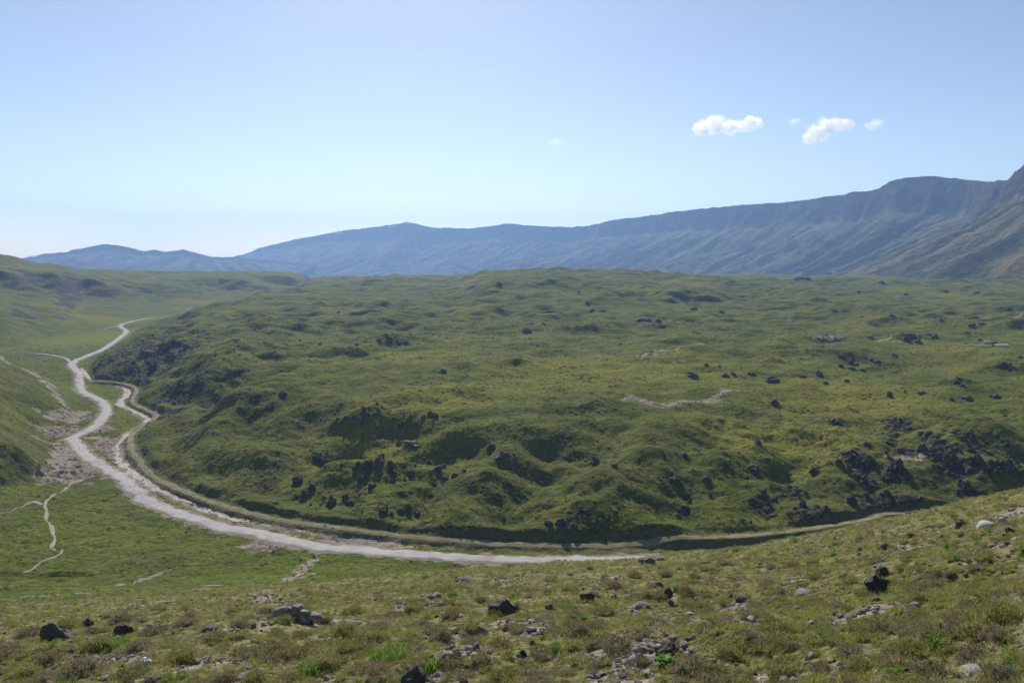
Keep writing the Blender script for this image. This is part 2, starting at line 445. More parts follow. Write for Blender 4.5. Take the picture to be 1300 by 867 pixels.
# near hillside: stony patches between the plants
SOIL = [(630, 795, 34, 12), (585, 832, 24, 14), (560, 850, 26, 10), (1060, 790, 40, 12), (1110, 800, 30, 10), (880, 782, 40, 7), (730, 858, 40, 12), (1180, 858, 50, 8), (275, 850, 30, 9), (165, 845, 36, 9), (1230, 860, 40, 6),
        (960, 800, 40, 9), (330, 800, 40, 5), (415, 795, 24, 6), (1290, 770, 24, 7), (1095, 760, 24, 4), (660, 785, 30, 6), (800, 860, 40, 10), (1040, 850, 34, 9), (30, 850, 30, 7), (940, 762, 26, 5), (690, 850, 20, 8), (1080, 838, 34, 7), (860, 800, 30, 6)]
def hill_D(x, y):
    s = np.interp(x, S_X, S_V)
    t = (y - HY) / F
    return 1.7 / max(t - s, .006)
def soil_mask(X, Y):
    out = np.zeros(X.shape)
    for (x, y, hw, hh) in SOIL:
        D = hill_D(x, y)
        cx, cyy = at_d(x, D)
        rx = hw * D / F; ry = max(hh * D * D / (F * 1.7), .35)
        m = (np.abs(X - cx) < 3 * rx) & (np.abs(Y - cyy) < 3 * ry)
        if m.any():
            r = ((X[m] - cx) / rx) ** 2 + ((Y[m] - cyy) / ry) ** 2
            out[m] = np.maximum(out[m], np.exp(-r))
    n = fbm(X, Y, 1.3, 3, 151)
    gen = sstep(.10, .65, fbm(X, Y, 3.0, 3, 152)) * .85
    return sstep(.28, .85, .95 * np.maximum(out, gen) + .5 * n + .5 * fbm(X, Y, .35, 2, 153)) * (Y < 75)
NEAR = GY < 110
SM = np.zeros_like(GZ)
SM[NEAR] = soil_mask(GX[NEAR], GY[NEAR])
SM *= sstep(70, 40, GY)
DIRT = np.maximum(DIRT, SM)
# brownish dwarf scrub cover on the near hillside and upper slopes, lush meadow at the foot
hill = sstep(175, 140, GY) 
BROWN = np.maximum(BROWN, hill * np.clip(.55 + .5 * mfbm(GY < 176, GX, GY, 9, 3, 161), 0, 1) * sstep(165, 120, GY))
BROWN = np.maximum(BROWN, .5 * sstep(.15, .5, SLOPE) * sstep(0, .5, mfbm((GY > 190) & (GY < 2400), GX, GY, 30, 3, 162)) * (GY > 190))
LUSH = np.zeros_like(GZ)
c = at_z(140, 494, ZF); LUSH = np.maximum(LUSH, np.exp(-((GX - c[0]) / 26) ** 2 - ((GY - c[1]) / 30) ** 2))
LUSH = np.maximum(LUSH, .8 * sstep(150, 185, GY) * sstep(250, 215, GY) * sstep(-8, -16, PSD) * sstep(-.6, .4, mfbm((GY > 149) & (GY < 251), GX, GY, 35, 3, 171)))
YEL = sstep(.0, .9, mfbm((GY > 190) & (GY < 2400), GX, GY, 90, 2, 181)) * (GY > 190) * .8
for (x, y, hw, hh, zt) in ((760, 470, 150, 20, 20), (640, 490, 70, 10, 20), (1080, 500, 120, 30, 19), (860, 470, 80, 15, 20), (1190, 440, 60, 12, 21), (980, 540, 120, 20, 17), (120, 428, 60, 12, 3), (560, 500, 60, 16, 20)):
    YEL = np.maximum(YEL, .9 * zone(x, y, hw, hh, zt))

# fine relief that the grid can carry
def octave(lam, amp, d0, d1, seed):
    global GZ
    w = sstep(d1, d0, GY)
    m = w > 0
    if m.any():
        GZ[m] += amp * w[m] * perlin(GX[m] / lam, GY[m] / lam, seed)
roadfade = sstep(2.2, 5.5, DROAD)
G0 = GZ.copy()
octave(1.6, .10, 60, 120, 201)
octave(.7, .05, 28, 60, 202)
octave(.33, .025, 14, 30, 203)
octave(3.2, .20, 250, 500, 204)
octave(6.5, .30, 420, 800, 205)
octave(2.0, .16, 260, 420, 206)
flatten = np.maximum(1 - roadfade, sstep(2.8, 1.2, np.abs(PSD)) * (GY < 470))
GZ = GZ * (1 - flatten) + G0 * flatten
_t = sstep(1800, 2500, GY)
GZ = GZ * (1 - _t) - 85.0 * _t

def ground(x, y):
    """height of the finished ground at world x, y"""
    xx = x / y
    j = np.searchsorted(XX, xx) - 1
    i = np.searchsorted(DD, y) - 1
    j = int(np.clip(j, 0, NC - 2)); i = int(np.clip(i, 0, NR - 2))
    u = (xx - XX[j]) / (XX[j + 1] - XX[j]); v = (y - DD[i]) / (DD[i + 1] - DD[i])
    return float((GZ[i, j] * (1 - u) + GZ[i, j + 1] * u) * (1 - v) + (GZ[i + 1, j] * (1 - u) + GZ[i + 1, j + 1] * u) * v)

def grid_sample(A, x, y):
    xx = x / y
    j = np.clip(np.searchsorted(XX, xx) - 1, 0, NC - 2); i = np.clip(np.searchsorted(DD, y) - 1, 0, NR - 2)
    u = (xx - XX[j]) / (XX[j + 1] - XX[j]); v = (y - DD[i]) / (DD[i + 1] - DD[i])
    return (A[i, j] * (1 - u) + A[i, j + 1] * u) * (1 - v) + (A[i + 1, j] * (1 - u) + A[i + 1, j + 1] * u) * v

def cast(x, y, dmin=4.0):
    """first ground point along the sight line of a photo pixel"""
    xx = (x - CX) / F
    j = int(np.clip(np.searchsorted(XX, xx) - 1, 0, NC - 2))
    u = (xx - XX[j]) / (XX[j + 1] - XX[j])
    z = GZ[:, j] * (1 - u) + GZ[:, j + 1] * u
    t = HC - DD * (y - HY) / F - z
    k = np.where((t <= 0) & (DD > dmin))[0]
    if len(k) == 0: return None
    k = k[0]
    if k == 0: return None
    f = t[k - 1] / (t[k - 1] - t[k] + 1e-9) if t[k - 1] > 0 else 0
    D = DD[k - 1] + f * (DD[k] - DD[k - 1])
    X = D * xx
    return Vector((X, D, ground(X, D)))

# ------------------------------------------------------------------ materials
def mat_new(name):
    m = bpy.data.materials.new(name)
    m.use_nodes = True
    nt = m.node_tree
    b = nt.nodes["Principled BSDF"]
    b.inputs["Specular IOR Level"].default_value = 0.02
    b.inputs["Roughness"].default_value = .9
    return m, nt, b

class N:
    def __init__(s, nt): s.nt = nt
    def node(s, t, **kw):
        n = s.nt.nodes.new(t)
        for k, v in kw.items(): setattr(n, k, v)
        return n
    def link(s, a, b): s.nt.links.new(a, b)
    def noise(s, scale, detail=3, rough=.6, vec=None, dist=0.0):
        n = s.node("ShaderNodeTexNoise")
        n.inputs["Scale"].default_value = scale; n.inputs["Detail"].default_value = detail; n.inputs["Roughness"].default_value = rough
        n.inputs["Distortion"].default_value = dist
        if vec is not None: s.link(vec, n.inputs["Vector"])
        return n.outputs["Fac"]
    def ramp(s, fac, a, b, lo=0.0, hi=1.0):
        n = s.node("ShaderNodeMapRange")
        n.interpolation_type = 'SMOOTHSTEP'
        n.inputs["From Min"].default_value = a; n.inputs["From Max"].default_value = b
        n.inputs["To Min"].default_value = lo; n.inputs["To Max"].default_value = hi
        s.link(fac, n.inputs["Value"])
        return n.outputs["Result"]
    def mix(s, fac, a, b):
        n = s.node("ShaderNodeMix", data_type='RGBA')
        for sock, v in ((n.inputs[0], fac), (n.inputs[6], a), (n.inputs[7], b)):
            if isinstance(v, (int, float)): sock.default_value = v
            elif isinstance(v, tuple): sock.default_value = (*v, 1)
            else: s.link(v, sock)
        return n.outputs[2]
    def math(s, op, a, b=None):
        n = s.node("ShaderNodeMath", operation=op)
        for k, v in enumerate((a, b)):
            if v is None: continue
            if isinstance(v, (int, float)): n.inputs[k].default_value = v
            else: s.link(v, n.inputs[k])
        return n.outputs[0]
    def pos(s): return s.node("ShaderNodeNewGeometry").outputs["Position"]
    def attr(s, name):
        a = s.node("ShaderNodeAttribute", attribute_name=name)
        sep = s.node("ShaderNodeSeparateColor")
        s.link(a.outputs["Color"], sep.inputs[0])
        return sep.outputs[0], sep.outputs[1], sep.outputs[2], a.outputs["Alpha"]
    def bump(s, bsdf, h, dist, strength=1.0, prev=None):
        n = s.node("ShaderNodeBump")
        n.inputs["Distance"].default_value = dist; n.inputs["Strength"].default_value = strength
        s.link(h, n.inputs["Height"])
        if prev is not None: s.link(prev, n.inputs["Normal"])
        s.link(n.outputs[0], bsdf.inputs["Normal"])
        return n.outputs[0]

def terrain_mat():
    m, nt, b = mat_new("turf_ground")
    g = N(nt); P = g.pos()
    dirt, rock, brown, lush = g.attr("cover")
    yel, nearv, _, _ = g.attr("tint")
    n_big = g.noise(.012, 4, .6, P)
    n_mid = g.noise(.09, 4, .65, P)
    n_sm = g.noise(.9, 5, .7, P)
    n_fine = g.noise(6, 4, .7, P)
    n_grit = g.noise(38, 3, .7, P)
    col = g.mix(g.ramp(n_mid, .34, .66), (.078, .100, .016), (.156, .172, .032))
    col = g.mix(g.math('MULTIPLY', g.ramp(n_big, .42, .62), .5), col, (.150, .144, .046))
    col = g.mix(g.math('MULTIPLY', yel, .9), col, (.225, .215, .030))
    col = g.mix(g.math('MULTIPLY', lush, .8), col, (.135, .172, .020))
    col = g.mix(g.math('MULTIPLY', brown, .75), col, g.mix(nearv, (.140, .122, .056), (.33, .29, .165)))
    # tussocks: darker and drier specks
    col = g.mix(g.ramp(n_sm, .48, .64, 0, .58), col, (.044, .051, .015))
    col = g.mix(g.ramp(g.noise(.33, 5, .75, P), .50, .66, 0, .45), col, (.066, .070, .026))
    col = g.mix(g.ramp(n_fine, .5, .75, 0, .45), col, (.160, .146, .066))
    dcol = g.mix(g.ramp(n_fine, .35, .65), (.25, .205, .165), (.39, .33, .275))
    dcol = g.mix(g.ramp(n_sm, .5, .7, 0, .5), dcol, (.13, .105, .08))
    dm = g.ramp(g.math('ADD', dirt, g.math('MULTIPLY', g.math('SUBTRACT', g.noise(3.2, 6, .75, P), .5), 1.6)), .38, .66)
    col = g.mix(dm, col, dcol)
    rcol = g.mix(g.ramp(n_sm, .40, .62), (.046, .042, .037), (.110, .098, .084))
    rcol = g.mix(g.ramp(n_fine, .60, .78, 0, .6), rcol, (.19, .17, .145))
    rm = g.ramp(g.math('ADD', rock, g.math('MULTIPLY', g.math('SUBTRACT', g.noise(.35, 5, .7, P), .5), 1.3)), .42, .60)
    col = g.mix(rm, col, rcol)
    g.link(col, b.inputs["Base Color"])
    hsum = g.math('ADD', g.math('MULTIPLY', g.noise(1.1, 4, .7, P), .8), g.math('MULTIPLY', n_fine, .12))
    nb0 = g.bump(b, g.noise(.24, 4, .65, P), 1.9, .9)
    nb = g.bump(b, hsum, .80, 1.0, nb0)
    nb2 = g.bump(b, g.math('MULTIPLY', n_grit, 1.0), .02, .7, nb)
    vo = g.node("ShaderNodeTexVoronoi"); vo.inputs["Scale"].default_value = .45
    g.link(P, vo.inputs["Vector"])
    g.bump(b, g.math('MULTIPLY', g.math('SUBTRACT', 1.0, vo.outputs["Distance"]), rm), .8, .8, nb2)
    return m

def gravel_mat(name, a, c2, scale=1.0, edge=None):
    m, nt, b = mat_new(name)
    g = N(nt); P = g.pos()
    n1 = g.noise(.35 * scale, 4, .65, P); n2 = g.noise(3.0 * scale, 4, .7, P); n3 = g.noise(22, 3, .7, P)
    col = g.mix(g.ramp(n1, .35, .65), a, c2)
    col = g.mix(g.ramp(n2, .55, .75, 0, .5), col, tuple(v * .62 for v in a))
    col = g.mix(g.ramp(n3, .55, .7, 0, .4), col, tuple(min(v * 1.35, .8) for v in c2))
    if edge is not None:
        wear, rut, _, _ = g.attr("wear")
        col = g.mix(g.math('MULTIPLY', g.ramp(rut, .3, .8), .45), col, tuple(min(v * 1.3, .75) for v in c2))
        col = g.mix(g.ramp(g.noise(.12, 5, .7, P), .5, .68, 0, .5), col, tuple(v * .7 for v in a))
        ew = g.ramp(g.math('ADD', wear, g.math('MULTIPLY', g.math('SUBTRACT', n2, .5), 1.1)), .45, .75)
        col = g.mix(ew, col, edge)
    g.link(col, b.inputs["Base Color"])
    g.bump(b, n2, .10, .6)
    return m

def rock_mat(name, dark, light, lichen=None, rough=.75, sc=1.0):
    m, nt, b = mat_new(name)
    g = N(nt)
    tc = g.node("ShaderNodeTexCoord").outputs["Object"]
    oi = g.node("ShaderNodeObjectInfo")
    v = g.node("ShaderNodeVectorMath", operation='ADD')
    g.link(tc, v.inputs[0]); g.link(oi.outputs["Location"], v.inputs[1])
    P = v.outputs[0]
    n1 = g.noise(1.6 * sc, 5, .7, P); n2 = g.noise(9 * sc, 4, .7, P); n3 = g.noise(40 * sc, 3, .7, P)
    col = g.mix(g.ramp(n1, .36, .64), dark, light)
    col = g.mix(g.ramp(n2, .5, .75, 0, .6), col, tuple(v_ * .55 for v_ in dark))
    if lichen is not None:
        col = g.mix(g.ramp(g.noise(4 * sc, 4, .7, P), .54, .66, 0, .8), col, lichen)
    col = g.mix(g.math('MULTIPLY', oi.outputs["Random"], .5), col, dark)
    g.link(col, b.inputs["Base Color"])
    b.inputs["Roughness"].default_value = rough
    b.inputs["Specular IOR Level"].default_value = .22
    nb = g.bump(b, n2, .10, .8)
    g.bump(b, n3, .02, .6, nb)
    return m

def leaf_mat(name, c1, c2, c3, trans=.35, rough=.6):
    """foliage whose colour wanders from plant to plant and leaf to leaf; lit through from behind"""
    m, nt, b = mat_new(name)
    g = N(nt)
    oi = g.node("ShaderNodeObjectInfo")
    P = g.pos()
    n = g.noise(9, 3, .7, P)
    col = g.mix(oi.outputs["Random"], c1, c2)
    col = g.mix(g.ramp(n, .45, .7, 0, .8), col, c3)
    g.link(col, b.inputs["Base Color"])
    b.inputs["Roughness"].default_value = rough
    tr = g.node("ShaderNodeBsdfTranslucent")
    g.link(col, tr.inputs["Color"])
    mx = g.node("ShaderNodeMixShader"); mx.inputs[0].default_value = trans
    g.link(b.outputs[0], mx.inputs[1]); g.link(tr.outputs[0], mx.inputs[2])
    g.link(mx.outputs[0], nt.nodes["Material Output"].inputs["Surface"])
    return m

def plain_mat(name, c, rough=.7, spec=.3):
    m, nt, b = mat_new(name)
    g = N(nt); n = g.noise(7, 3, .6, g.node("ShaderNodeTexCoord").outputs["Object"])
    g.link(g.mix(g.ramp(n, .4, .65), c, tuple(v * .78 for v in c)), b.inputs["Base Color"])
    b.inputs["Roughness"].default_value = rough; b.inputs["Specular IOR Level"].default_value = spec
    return m

def mountain_mat():
    m, nt, b = mat_new("mountain_rock")
    g = N(nt); P = g.pos()
    cliff, snow, ochre, streak = g.attr("cover")
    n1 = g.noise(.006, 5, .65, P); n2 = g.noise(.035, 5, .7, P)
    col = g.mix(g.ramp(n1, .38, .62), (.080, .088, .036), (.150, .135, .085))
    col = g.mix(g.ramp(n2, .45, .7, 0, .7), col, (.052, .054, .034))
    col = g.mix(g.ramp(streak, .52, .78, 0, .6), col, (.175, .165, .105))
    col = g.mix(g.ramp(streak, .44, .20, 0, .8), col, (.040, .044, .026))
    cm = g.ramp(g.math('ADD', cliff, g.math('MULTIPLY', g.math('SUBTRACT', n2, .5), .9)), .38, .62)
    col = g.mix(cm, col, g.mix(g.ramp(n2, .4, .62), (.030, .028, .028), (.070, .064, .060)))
    col = g.mix(g.math('MULTIPLY', ochre, .8), col, (.22, .155, .06))
    col = g.mix(snow, col, (.8, .8, .82))
    g.link(col, b.inputs["Base Color"])
    g.bump(b, n2, 16.0, 1.0)
    return m

M_TURF = terrain_mat()
M_MOUNT = mountain_mat()
M_ROAD = gravel_mat("road_gravel", (.325, .30, .275), (.42, .395, .37), 1.0, (.20, .165, .13))
M_STREAM = gravel_mat("stream_gravel", (.32, .28, .235), (.46, .42, .37), 1.0, (.26, .22, .16))
M_TRACK = gravel_mat("track_earth", (.15, .138, .075), (.25, .215, .14), 1.0, (.085, .095, .028))
M_PATH = gravel_mat("path_earth", (.28, .235, .18), (.36, .31, .245), 1.2, (.14, .14, .055))

# ------------------------------------------------------------------ ground meshes
nrm_x = -np.gradient(GZ, axis=1) / np.maximum(dGX, 1e-4)
dzdy_const_xx = np.gradient(GZ, axis=0) / dGY          # along the ray
nrm_y = -(dzdy_const_xx + nrm_x * XX[None, :])
NL = np.sqrt(nrm_x ** 2 + nrm_y ** 2 + 1)
NORM = np.stack([nrm_x / NL, nrm_y / NL, 1 / NL], -1)
COVER = np.stack([DIRT, ROCK, BROWN, LUSH], -1).astype(np.float32)
TINT = np.stack([YEL, (GY < 150).astype(float), GY * 0, GY * 0 + 1], -1).astype(np.float32)

def class_of():
    ip = (PSD[:-1, :-1] > 2.0)
    hillside = (GY[:-1, :-1] < 150)
    fh = (GY[:-1, :-1] > 520) & (GPX[:-1, :-1] < 392) & (GZ[:-1, :-1] > 5.5) & ~ip
    sp = (GY[:-1, :-1] > 200) & (GY[:-1, :-1] <= 560) & (GPX[:-1, :-1] < 100) & (GZ[:-1, :-1] > 4.5) & ~ip
    c = np.zeros(ip.shape, int)
    c[ip] = 1
    c[fh] = 2
    c[sp] = 3
    c[hillside] = 4
    return c

CLS = class_of()
def build_sheet(name, cls, label):
    ii, jj = np.where(CLS == cls)
    idx = np.stack([ii * NC + jj, ii * NC + jj + 1, (ii + 1) * NC + jj + 1, (ii + 1) * NC + jj], 1)
    used, inv = np.unique(idx, return_inverse=True)
    inv = inv.reshape(idx.shape)
    co = np.stack([GX.ravel()[used], GY.ravel()[used], GZ.ravel()[used]], 1).astype(np.float32)
    me = bpy.data.meshes.new(name)
    me.vertices.add(len(used)); me.vertices.foreach_set("co", co.ravel())
    nf = len(idx)
    me.loops.add(nf * 4); me.loops.foreach_set("vertex_index", inv.ravel().astype(np.int32))
    me.polygons.add(nf)
    me.polygons.foreach_set("loop_start", np.arange(0, nf * 4, 4, dtype=np.int32))
    me.polygons.foreach_set("use_smooth", np.ones(nf, bool))
    me.update(calc_edges=True)
    a = me.attributes.new("cover", 'FLOAT_COLOR', 'POINT'); a.data.foreach_set("color", COVER.reshape(-1, 4)[used].ravel())
    a = me.attributes.new("tint", 'FLOAT_COLOR', 'POINT'); a.data.foreach_set("color", TINT.reshape(-1, 4)[used].ravel())
    me.normals_split_custom_set_from_vertices(NORM.reshape(-1, 3)[used].astype(np.float32))
    me.materials.append(M_TURF)
    o = link(bpy.data.objects.new(name, me))
    tag(o, label, None, None, 'structure')
    return o

build_sheet("hillside_ground", 4, "scrubby stony hillside in front sloping down to the road")
build_sheet("valley_ground", 0, "flat green valley floor along the road and dry stream")
build_sheet("plateau_terrain", 1, "hummocky green plateau rising behind the road")
build_sheet("cliff_hill", 2, "long green hill with a dark cliff band beyond the valley")
build_sheet("spur_hill", 3, "steep grassy spur beside the bend of the road")

# ------------------------------------------------------------------ ribbons: road, stream bed, bench track, foot paths
def ribbon(name, pts, width, mat, lift, label, jitter=.25, nx=7, step=1.2, seed=0, flat=None, crown=0.0, kind='structure', wvar=0.0):
    P = [np.array(p[:2], float) for p in pts]
    L = [0.0]
    for a, b2 in zip(P[:-1], P[1:]): L.append(L[-1] + np.linalg.norm(b2 - a))
    tot = L[-1]
    S = [0.0]
    while S[-1] < tot - .1:
        yy = np.interp(S[-1], L, [p[1] for p in P])
        S.append(S[-1] + max(step, step * yy / 220))
    S = np.array(S[:-1] + [tot])
    xs = np.interp(S, L, [p[0] for p in P]); ys = np.interp(S, L, [p[1] for p in P])
    tx = np.gradient(xs); ty = np.gradient(ys); tl = np.hypot(tx, ty) + 1e-9
    nxv, nyv = -ty / tl, tx / tl
    w = width(S / tot) if callable(width) else np.full(S.shape, width)
    w = w * (1 + wvar * perlin(S / 9.0, S * 0 + seed, seed))
    jl = jitter * fbm(S, S * 0 + 3.3, 5.0, 3, seed + 1); jr = jitter * fbm(S, S * 0 + 8.8, 5.0, 3, seed + 2)
    verts = []; wear = []; rut = []
    for k in range(nx):
        f = k / (nx - 1)
        off = (-w / 2 + jl) * (1 - f) + (w / 2 + jr) * f
        X = xs + nxv * off; Y = ys + nyv * off
        zg = grid_sample(GZ, X, Y)
        if flat is not None: zg = np.minimum(zg, flat)
        lf = np.where((k == 0) | (k == nx - 1), -.12, lift + crown * (1 - (2 * f - 1) ** 2)) * np.clip(Y / 220, .5, 3)
        verts.append(np.stack([X, Y, zg + lf], 1))
        wear.append(np.full(S.shape, abs(2 * f - 1) ** 2.5)); rut.append(np.full(S.shape, 1.0 if abs(abs(2 * f - 1) - .34) < .12 else 0.0))
    V = np.stack(verts, 1).reshape(-1, 3); W = np.stack(wear, 1).ravel(); RU = np.stack(rut, 1).ravel()
    n = len(S)
    faces = [(i * nx + k, i * nx + k + 1, (i + 1) * nx + k + 1, (i + 1) * nx + k) for i in range(n - 1) for k in range(nx - 1)]
    me = bpy.data.meshes.new(name)
    me.from_pydata(V.tolist(), [], faces)
    me.polygons.foreach_set("use_smooth", [True] * len(faces))
    a = me.attributes.new("wear", 'FLOAT_COLOR', 'POINT')
    a.data.foreach_set("color", np.stack([W, RU, W, W * 0 + 1], 1).astype(np.float32).ravel())
    me.materials.append(mat)
    me.update()
    if len(me.polygons) and me.polygons[0].normal.z < 0: me.flip_normals()
    o = link(bpy.data.objects.new(name, me))
    return tag(o, label, None, None, kind)

ribbon("road", ROAD, lambda f: np.interp(f, [0, .80, .90, .96, 1], [5.4, 5.4, 4.4, 3.2, 1.2]), M_ROAD, .10, "pale grey gravel road winding along the valley floor", jitter=1.1, seed=21, crown=.10, nx=9, wvar=.16)
ribbon("stream_bed", STREAM, lambda f: np.interp(f, [0, .08, .2, .3, .45, .6, .75, 1], [.6, 1.5, 1.9, 3.2, 2.2, 3.4, 3.8, 2.6]), M_STREAM, .08, "dry stream bed of whitish gravel beside the road", jitter=1.3, seed=31, wvar=.5, flat=ZF + .25)
bench_vis = [p for p in BENCH if p[1] > 0][9:]
ribbon("bench_track", bench_vis, 2.7, M_TRACK, .08, "faint earth track on the bank at the foot of the plateau", jitter=.6, seed=41, wvar=.3)
bp = [at_z(x, y, ZF) for x, y in ((91, 462), (84, 456), (70, 452), (51, 449.5), (36, 449))]
ribbon("side_road", smooth_line(bp, 5), 2.4, M_ROAD, .10, "short pale side road forking off towards the spur", jitter=.4, seed=51)
bp = [at_z(x, y, ZF) for x, y in ((154, 413), (140, 416), (132, 418))]
ribbon("side_road", smooth_line(bp, 5), 1.6, M_ROAD, .10, "far short side road by the hairpin in the valley", jitter=.4, seed=52)
def ground_path(pxs): return [(c.x, c.y) for c in (cast(x, y, 100) for x, y in pxs) if c is not None]
ribbon("footpath", smooth_line(ground_path([(92, 611), (82, 621), (66, 630), (57, 640), (58, 654), (63, 664), (67, 676), (71, 684), (66, 692), (69, 700)]), 5), 1.0, M_PATH, .05, "bare winding footpath down the green meadow", jitter=.6, seed=61, wvar=.5, step=.7)
ribbon("footpath", smooth_line(ground_path([(55, 640), (40, 637), (22, 645), (0, 652)]), 5), 1.0, M_PATH, .05, "foot path branching off across the foot of the spur", jitter=.6, seed=62, wvar=.5, step=.7)
ribbon("footpath", smooth_line(ground_path([(80, 697), (70, 707), (50, 715), (30, 727)]), 5), .8, M_PATH, .05, "lower end of the winding footpath in the meadow", jitter=.7, seed=63, wvar=.6, step=.7)

# ------------------------------------------------------------------ mountains
def mountain(name, rim_px, label, Wf, cliff_frac, seed, ns=620, foot=-78, ochre=None, snow=(), back=900):
    R3 = []
    for (x, y, D) in rim_px:
        R3.append((D * (x - CX) / F, D, HC - D * (y - HY) / F))
    R3 = np.array(R3)
    L = np.concatenate([[0], np.cumsum(np.linalg.norm(np.diff(R3[:, :2], axis=0), axis=1))])
    S = np.linspace(0, L[-1], ns)
    rx = np.interp(S, L, R3[:, 0]); ry = np.interp(S, L, R3[:, 1]); rz = np.interp(S, L, R3[:, 2]) + 5 * fbm(S, S * 0, 140, 4, seed + 20, .6)
    ker = np.hanning(41); ker /= ker.sum()
    def sm(a):
        p = np.concatenate([np.full(20, a[0]) + (a[0] - a[1:21][::-1]) * 0 , a, np.full(20, a[-1])])
        return np.convolve(p, ker, 'valid')
    sx, sy = sm(rx), sm(ry)
    tx, ty = np.gradient(sx), np.gradient(sy); tl = np.hypot(tx, ty)
    nx, ny = sm(-ty / tl), sm(tx / tl)
    nl = np.hypot(nx, ny); nx /= nl; ny /= nl
    d = np.concatenate([-np.array([back, back * .6, back * .35, back * .2, 90, 40, 15]), np.linspace(0, .06, 22), np.linspace(.065, .3, 36), np.linspace(.31, 1.25, 80)])
    nv = len(d); nb = 7
    W = Wf(S / L[-1]) if callable(Wf) else Wf + 0 * S
    cd = 55.0 / W
    V = np.zeros((ns, nv, 3)); C = np.zeros((ns, nv, 4)); C[..., 3] = 1
    for k in range(nv):
        if k < nb:
            dist = d[k] + 0 * S
            z = rz + dist * .10 * (1 + .3 * perlin(S / 300, S * 0 + k * .7, seed))
            cl = 0
        else:
            v = d[k]
            dist = v * W + 0 * S
            cfr = cliff_frac(S / L[-1]) if callable(cliff_frac) else cliff_frac
            # cliff then scree, profile as fraction of the drop
            vv = np.clip(v + 22.0 / W * fbm(S, dist, 110, 4, seed + 3) * min(v / .05, 1), 0, 1.3)
            prof = np.where(vv < cd, cfr * (vv / cd) ** .9, cfr + (1 - cfr) * (1 - (1 - np.clip((vv - cd) / (1.1 - cd), 0, 1)) ** 1.45))
            z = rz - (rz - foot) * prof
            # ribs and gullies run down the fall line
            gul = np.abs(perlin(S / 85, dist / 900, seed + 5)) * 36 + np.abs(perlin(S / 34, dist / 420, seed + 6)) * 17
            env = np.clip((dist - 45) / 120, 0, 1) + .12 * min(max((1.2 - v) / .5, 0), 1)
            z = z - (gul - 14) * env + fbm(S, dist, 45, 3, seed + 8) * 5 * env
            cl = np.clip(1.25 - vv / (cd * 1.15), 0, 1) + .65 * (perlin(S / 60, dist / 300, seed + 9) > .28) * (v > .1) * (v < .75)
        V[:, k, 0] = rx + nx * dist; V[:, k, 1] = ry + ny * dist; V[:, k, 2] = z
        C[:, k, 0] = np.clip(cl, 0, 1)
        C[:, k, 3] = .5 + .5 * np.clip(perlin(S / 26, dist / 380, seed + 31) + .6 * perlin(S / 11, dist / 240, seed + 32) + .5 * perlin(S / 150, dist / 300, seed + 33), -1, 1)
    if ochre:
        p = CX + F * V[..., 0] / V[..., 1]; q = HY - F * (V[..., 2] - HC) / V[..., 1]
        C[..., 2] = np.exp(-((p - ochre[0]) / ochre[2]) ** 2 - ((q - ochre[1]) / ochre[3]) ** 2) * sstep(-.3, .4, fbm(V[..., 0], V[..., 1], 60, 3, seed))
    for (x, y, hw, hh) in snow:
        p = CX + F * V[..., 0] / V[..., 1]; q = HY - F * (V[..., 2] - HC) / V[..., 1]
        C[..., 1] = np.maximum(C[..., 1], sstep(1.2, .6, ((p - x) / hw) ** 2 + ((q - y) / hh) ** 2) * (np.arange(nv)[None, :] > 5))
    faces = [(i * nv + k, i * nv + k + 1, (i + 1) * nv + k + 1, (i + 1) * nv + k) for i in range(ns - 1) for k in range(nv - 1)]
    me = bpy.data.meshes.new(name)
    me.from_pydata(V.reshape(-1, 3).tolist(), [], faces)
    me.polygons.foreach_set("use_smooth", [True] * len(faces))
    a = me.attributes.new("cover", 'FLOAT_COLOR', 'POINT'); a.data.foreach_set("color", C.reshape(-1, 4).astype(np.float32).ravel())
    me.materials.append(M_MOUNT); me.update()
    if me.polygons[len(faces) // 2].normal.z < 0: me.flip_normals()
    o = link(bpy.data.objects.new(name, me))
    return tag(o, label, None, None, 'structure')

RIM = [(1750, 120, 1150), (1560, 130, 1350), (1400, 150, 1620), (1330, 190, 1800), (1300, 209, 1930), (1287, 222, 2060), (1274, 231, 2250), (1250, 231, 2420), (1230, 229, 2560), (1200, 226, 2680), (1170, 224, 2780), (1148, 226, 2850), (1130, 230, 2920), (1118, 238, 2970),
       (1105, 242, 3020), (1085, 245, 3100), (1060, 249, 3220), (1000, 257, 3520), (920, 262, 3920), (850, 270, 4300), (810, 276, 4520), (780, 279, 4700), (760, 284, 4850), (740, 288, 5000), (700, 288, 5200), (665, 286, 5330), (640, 284, 5420), (620, 288, 5500), (600, 290, 5600),
       (575, 290, 5680), (550, 289, 5750), (530, 285, 5800), (515, 282, 5850), (500, 285, 5880), (480, 288, 5910), (430, 294, 6000), (380, 303, 6060), (345, 311, 6100), (330, 315, 6120), (310, 323, 6150), (285, 328, 6180), (250, 331, 6220), (180, 335, 6250)]
mountain("mountain_ridge", RIM, "long hazy blue mountain wall with cliffs and scree slopes", lambda f: np.interp(f, [0, .3, .45, .6, .8, 1], [640, 700, 820, 980, 1100, 1100]), lambda f: np.interp(f, [0, .3, .5, .7, 1], [.30, .30, .30, .27, .16]), 301, ochre=(1285, 335, 45, 22), snow=((514, 283.5, 11, 1.3), (497, 288, 5, 1.0), (428, 296, 10, .8)))
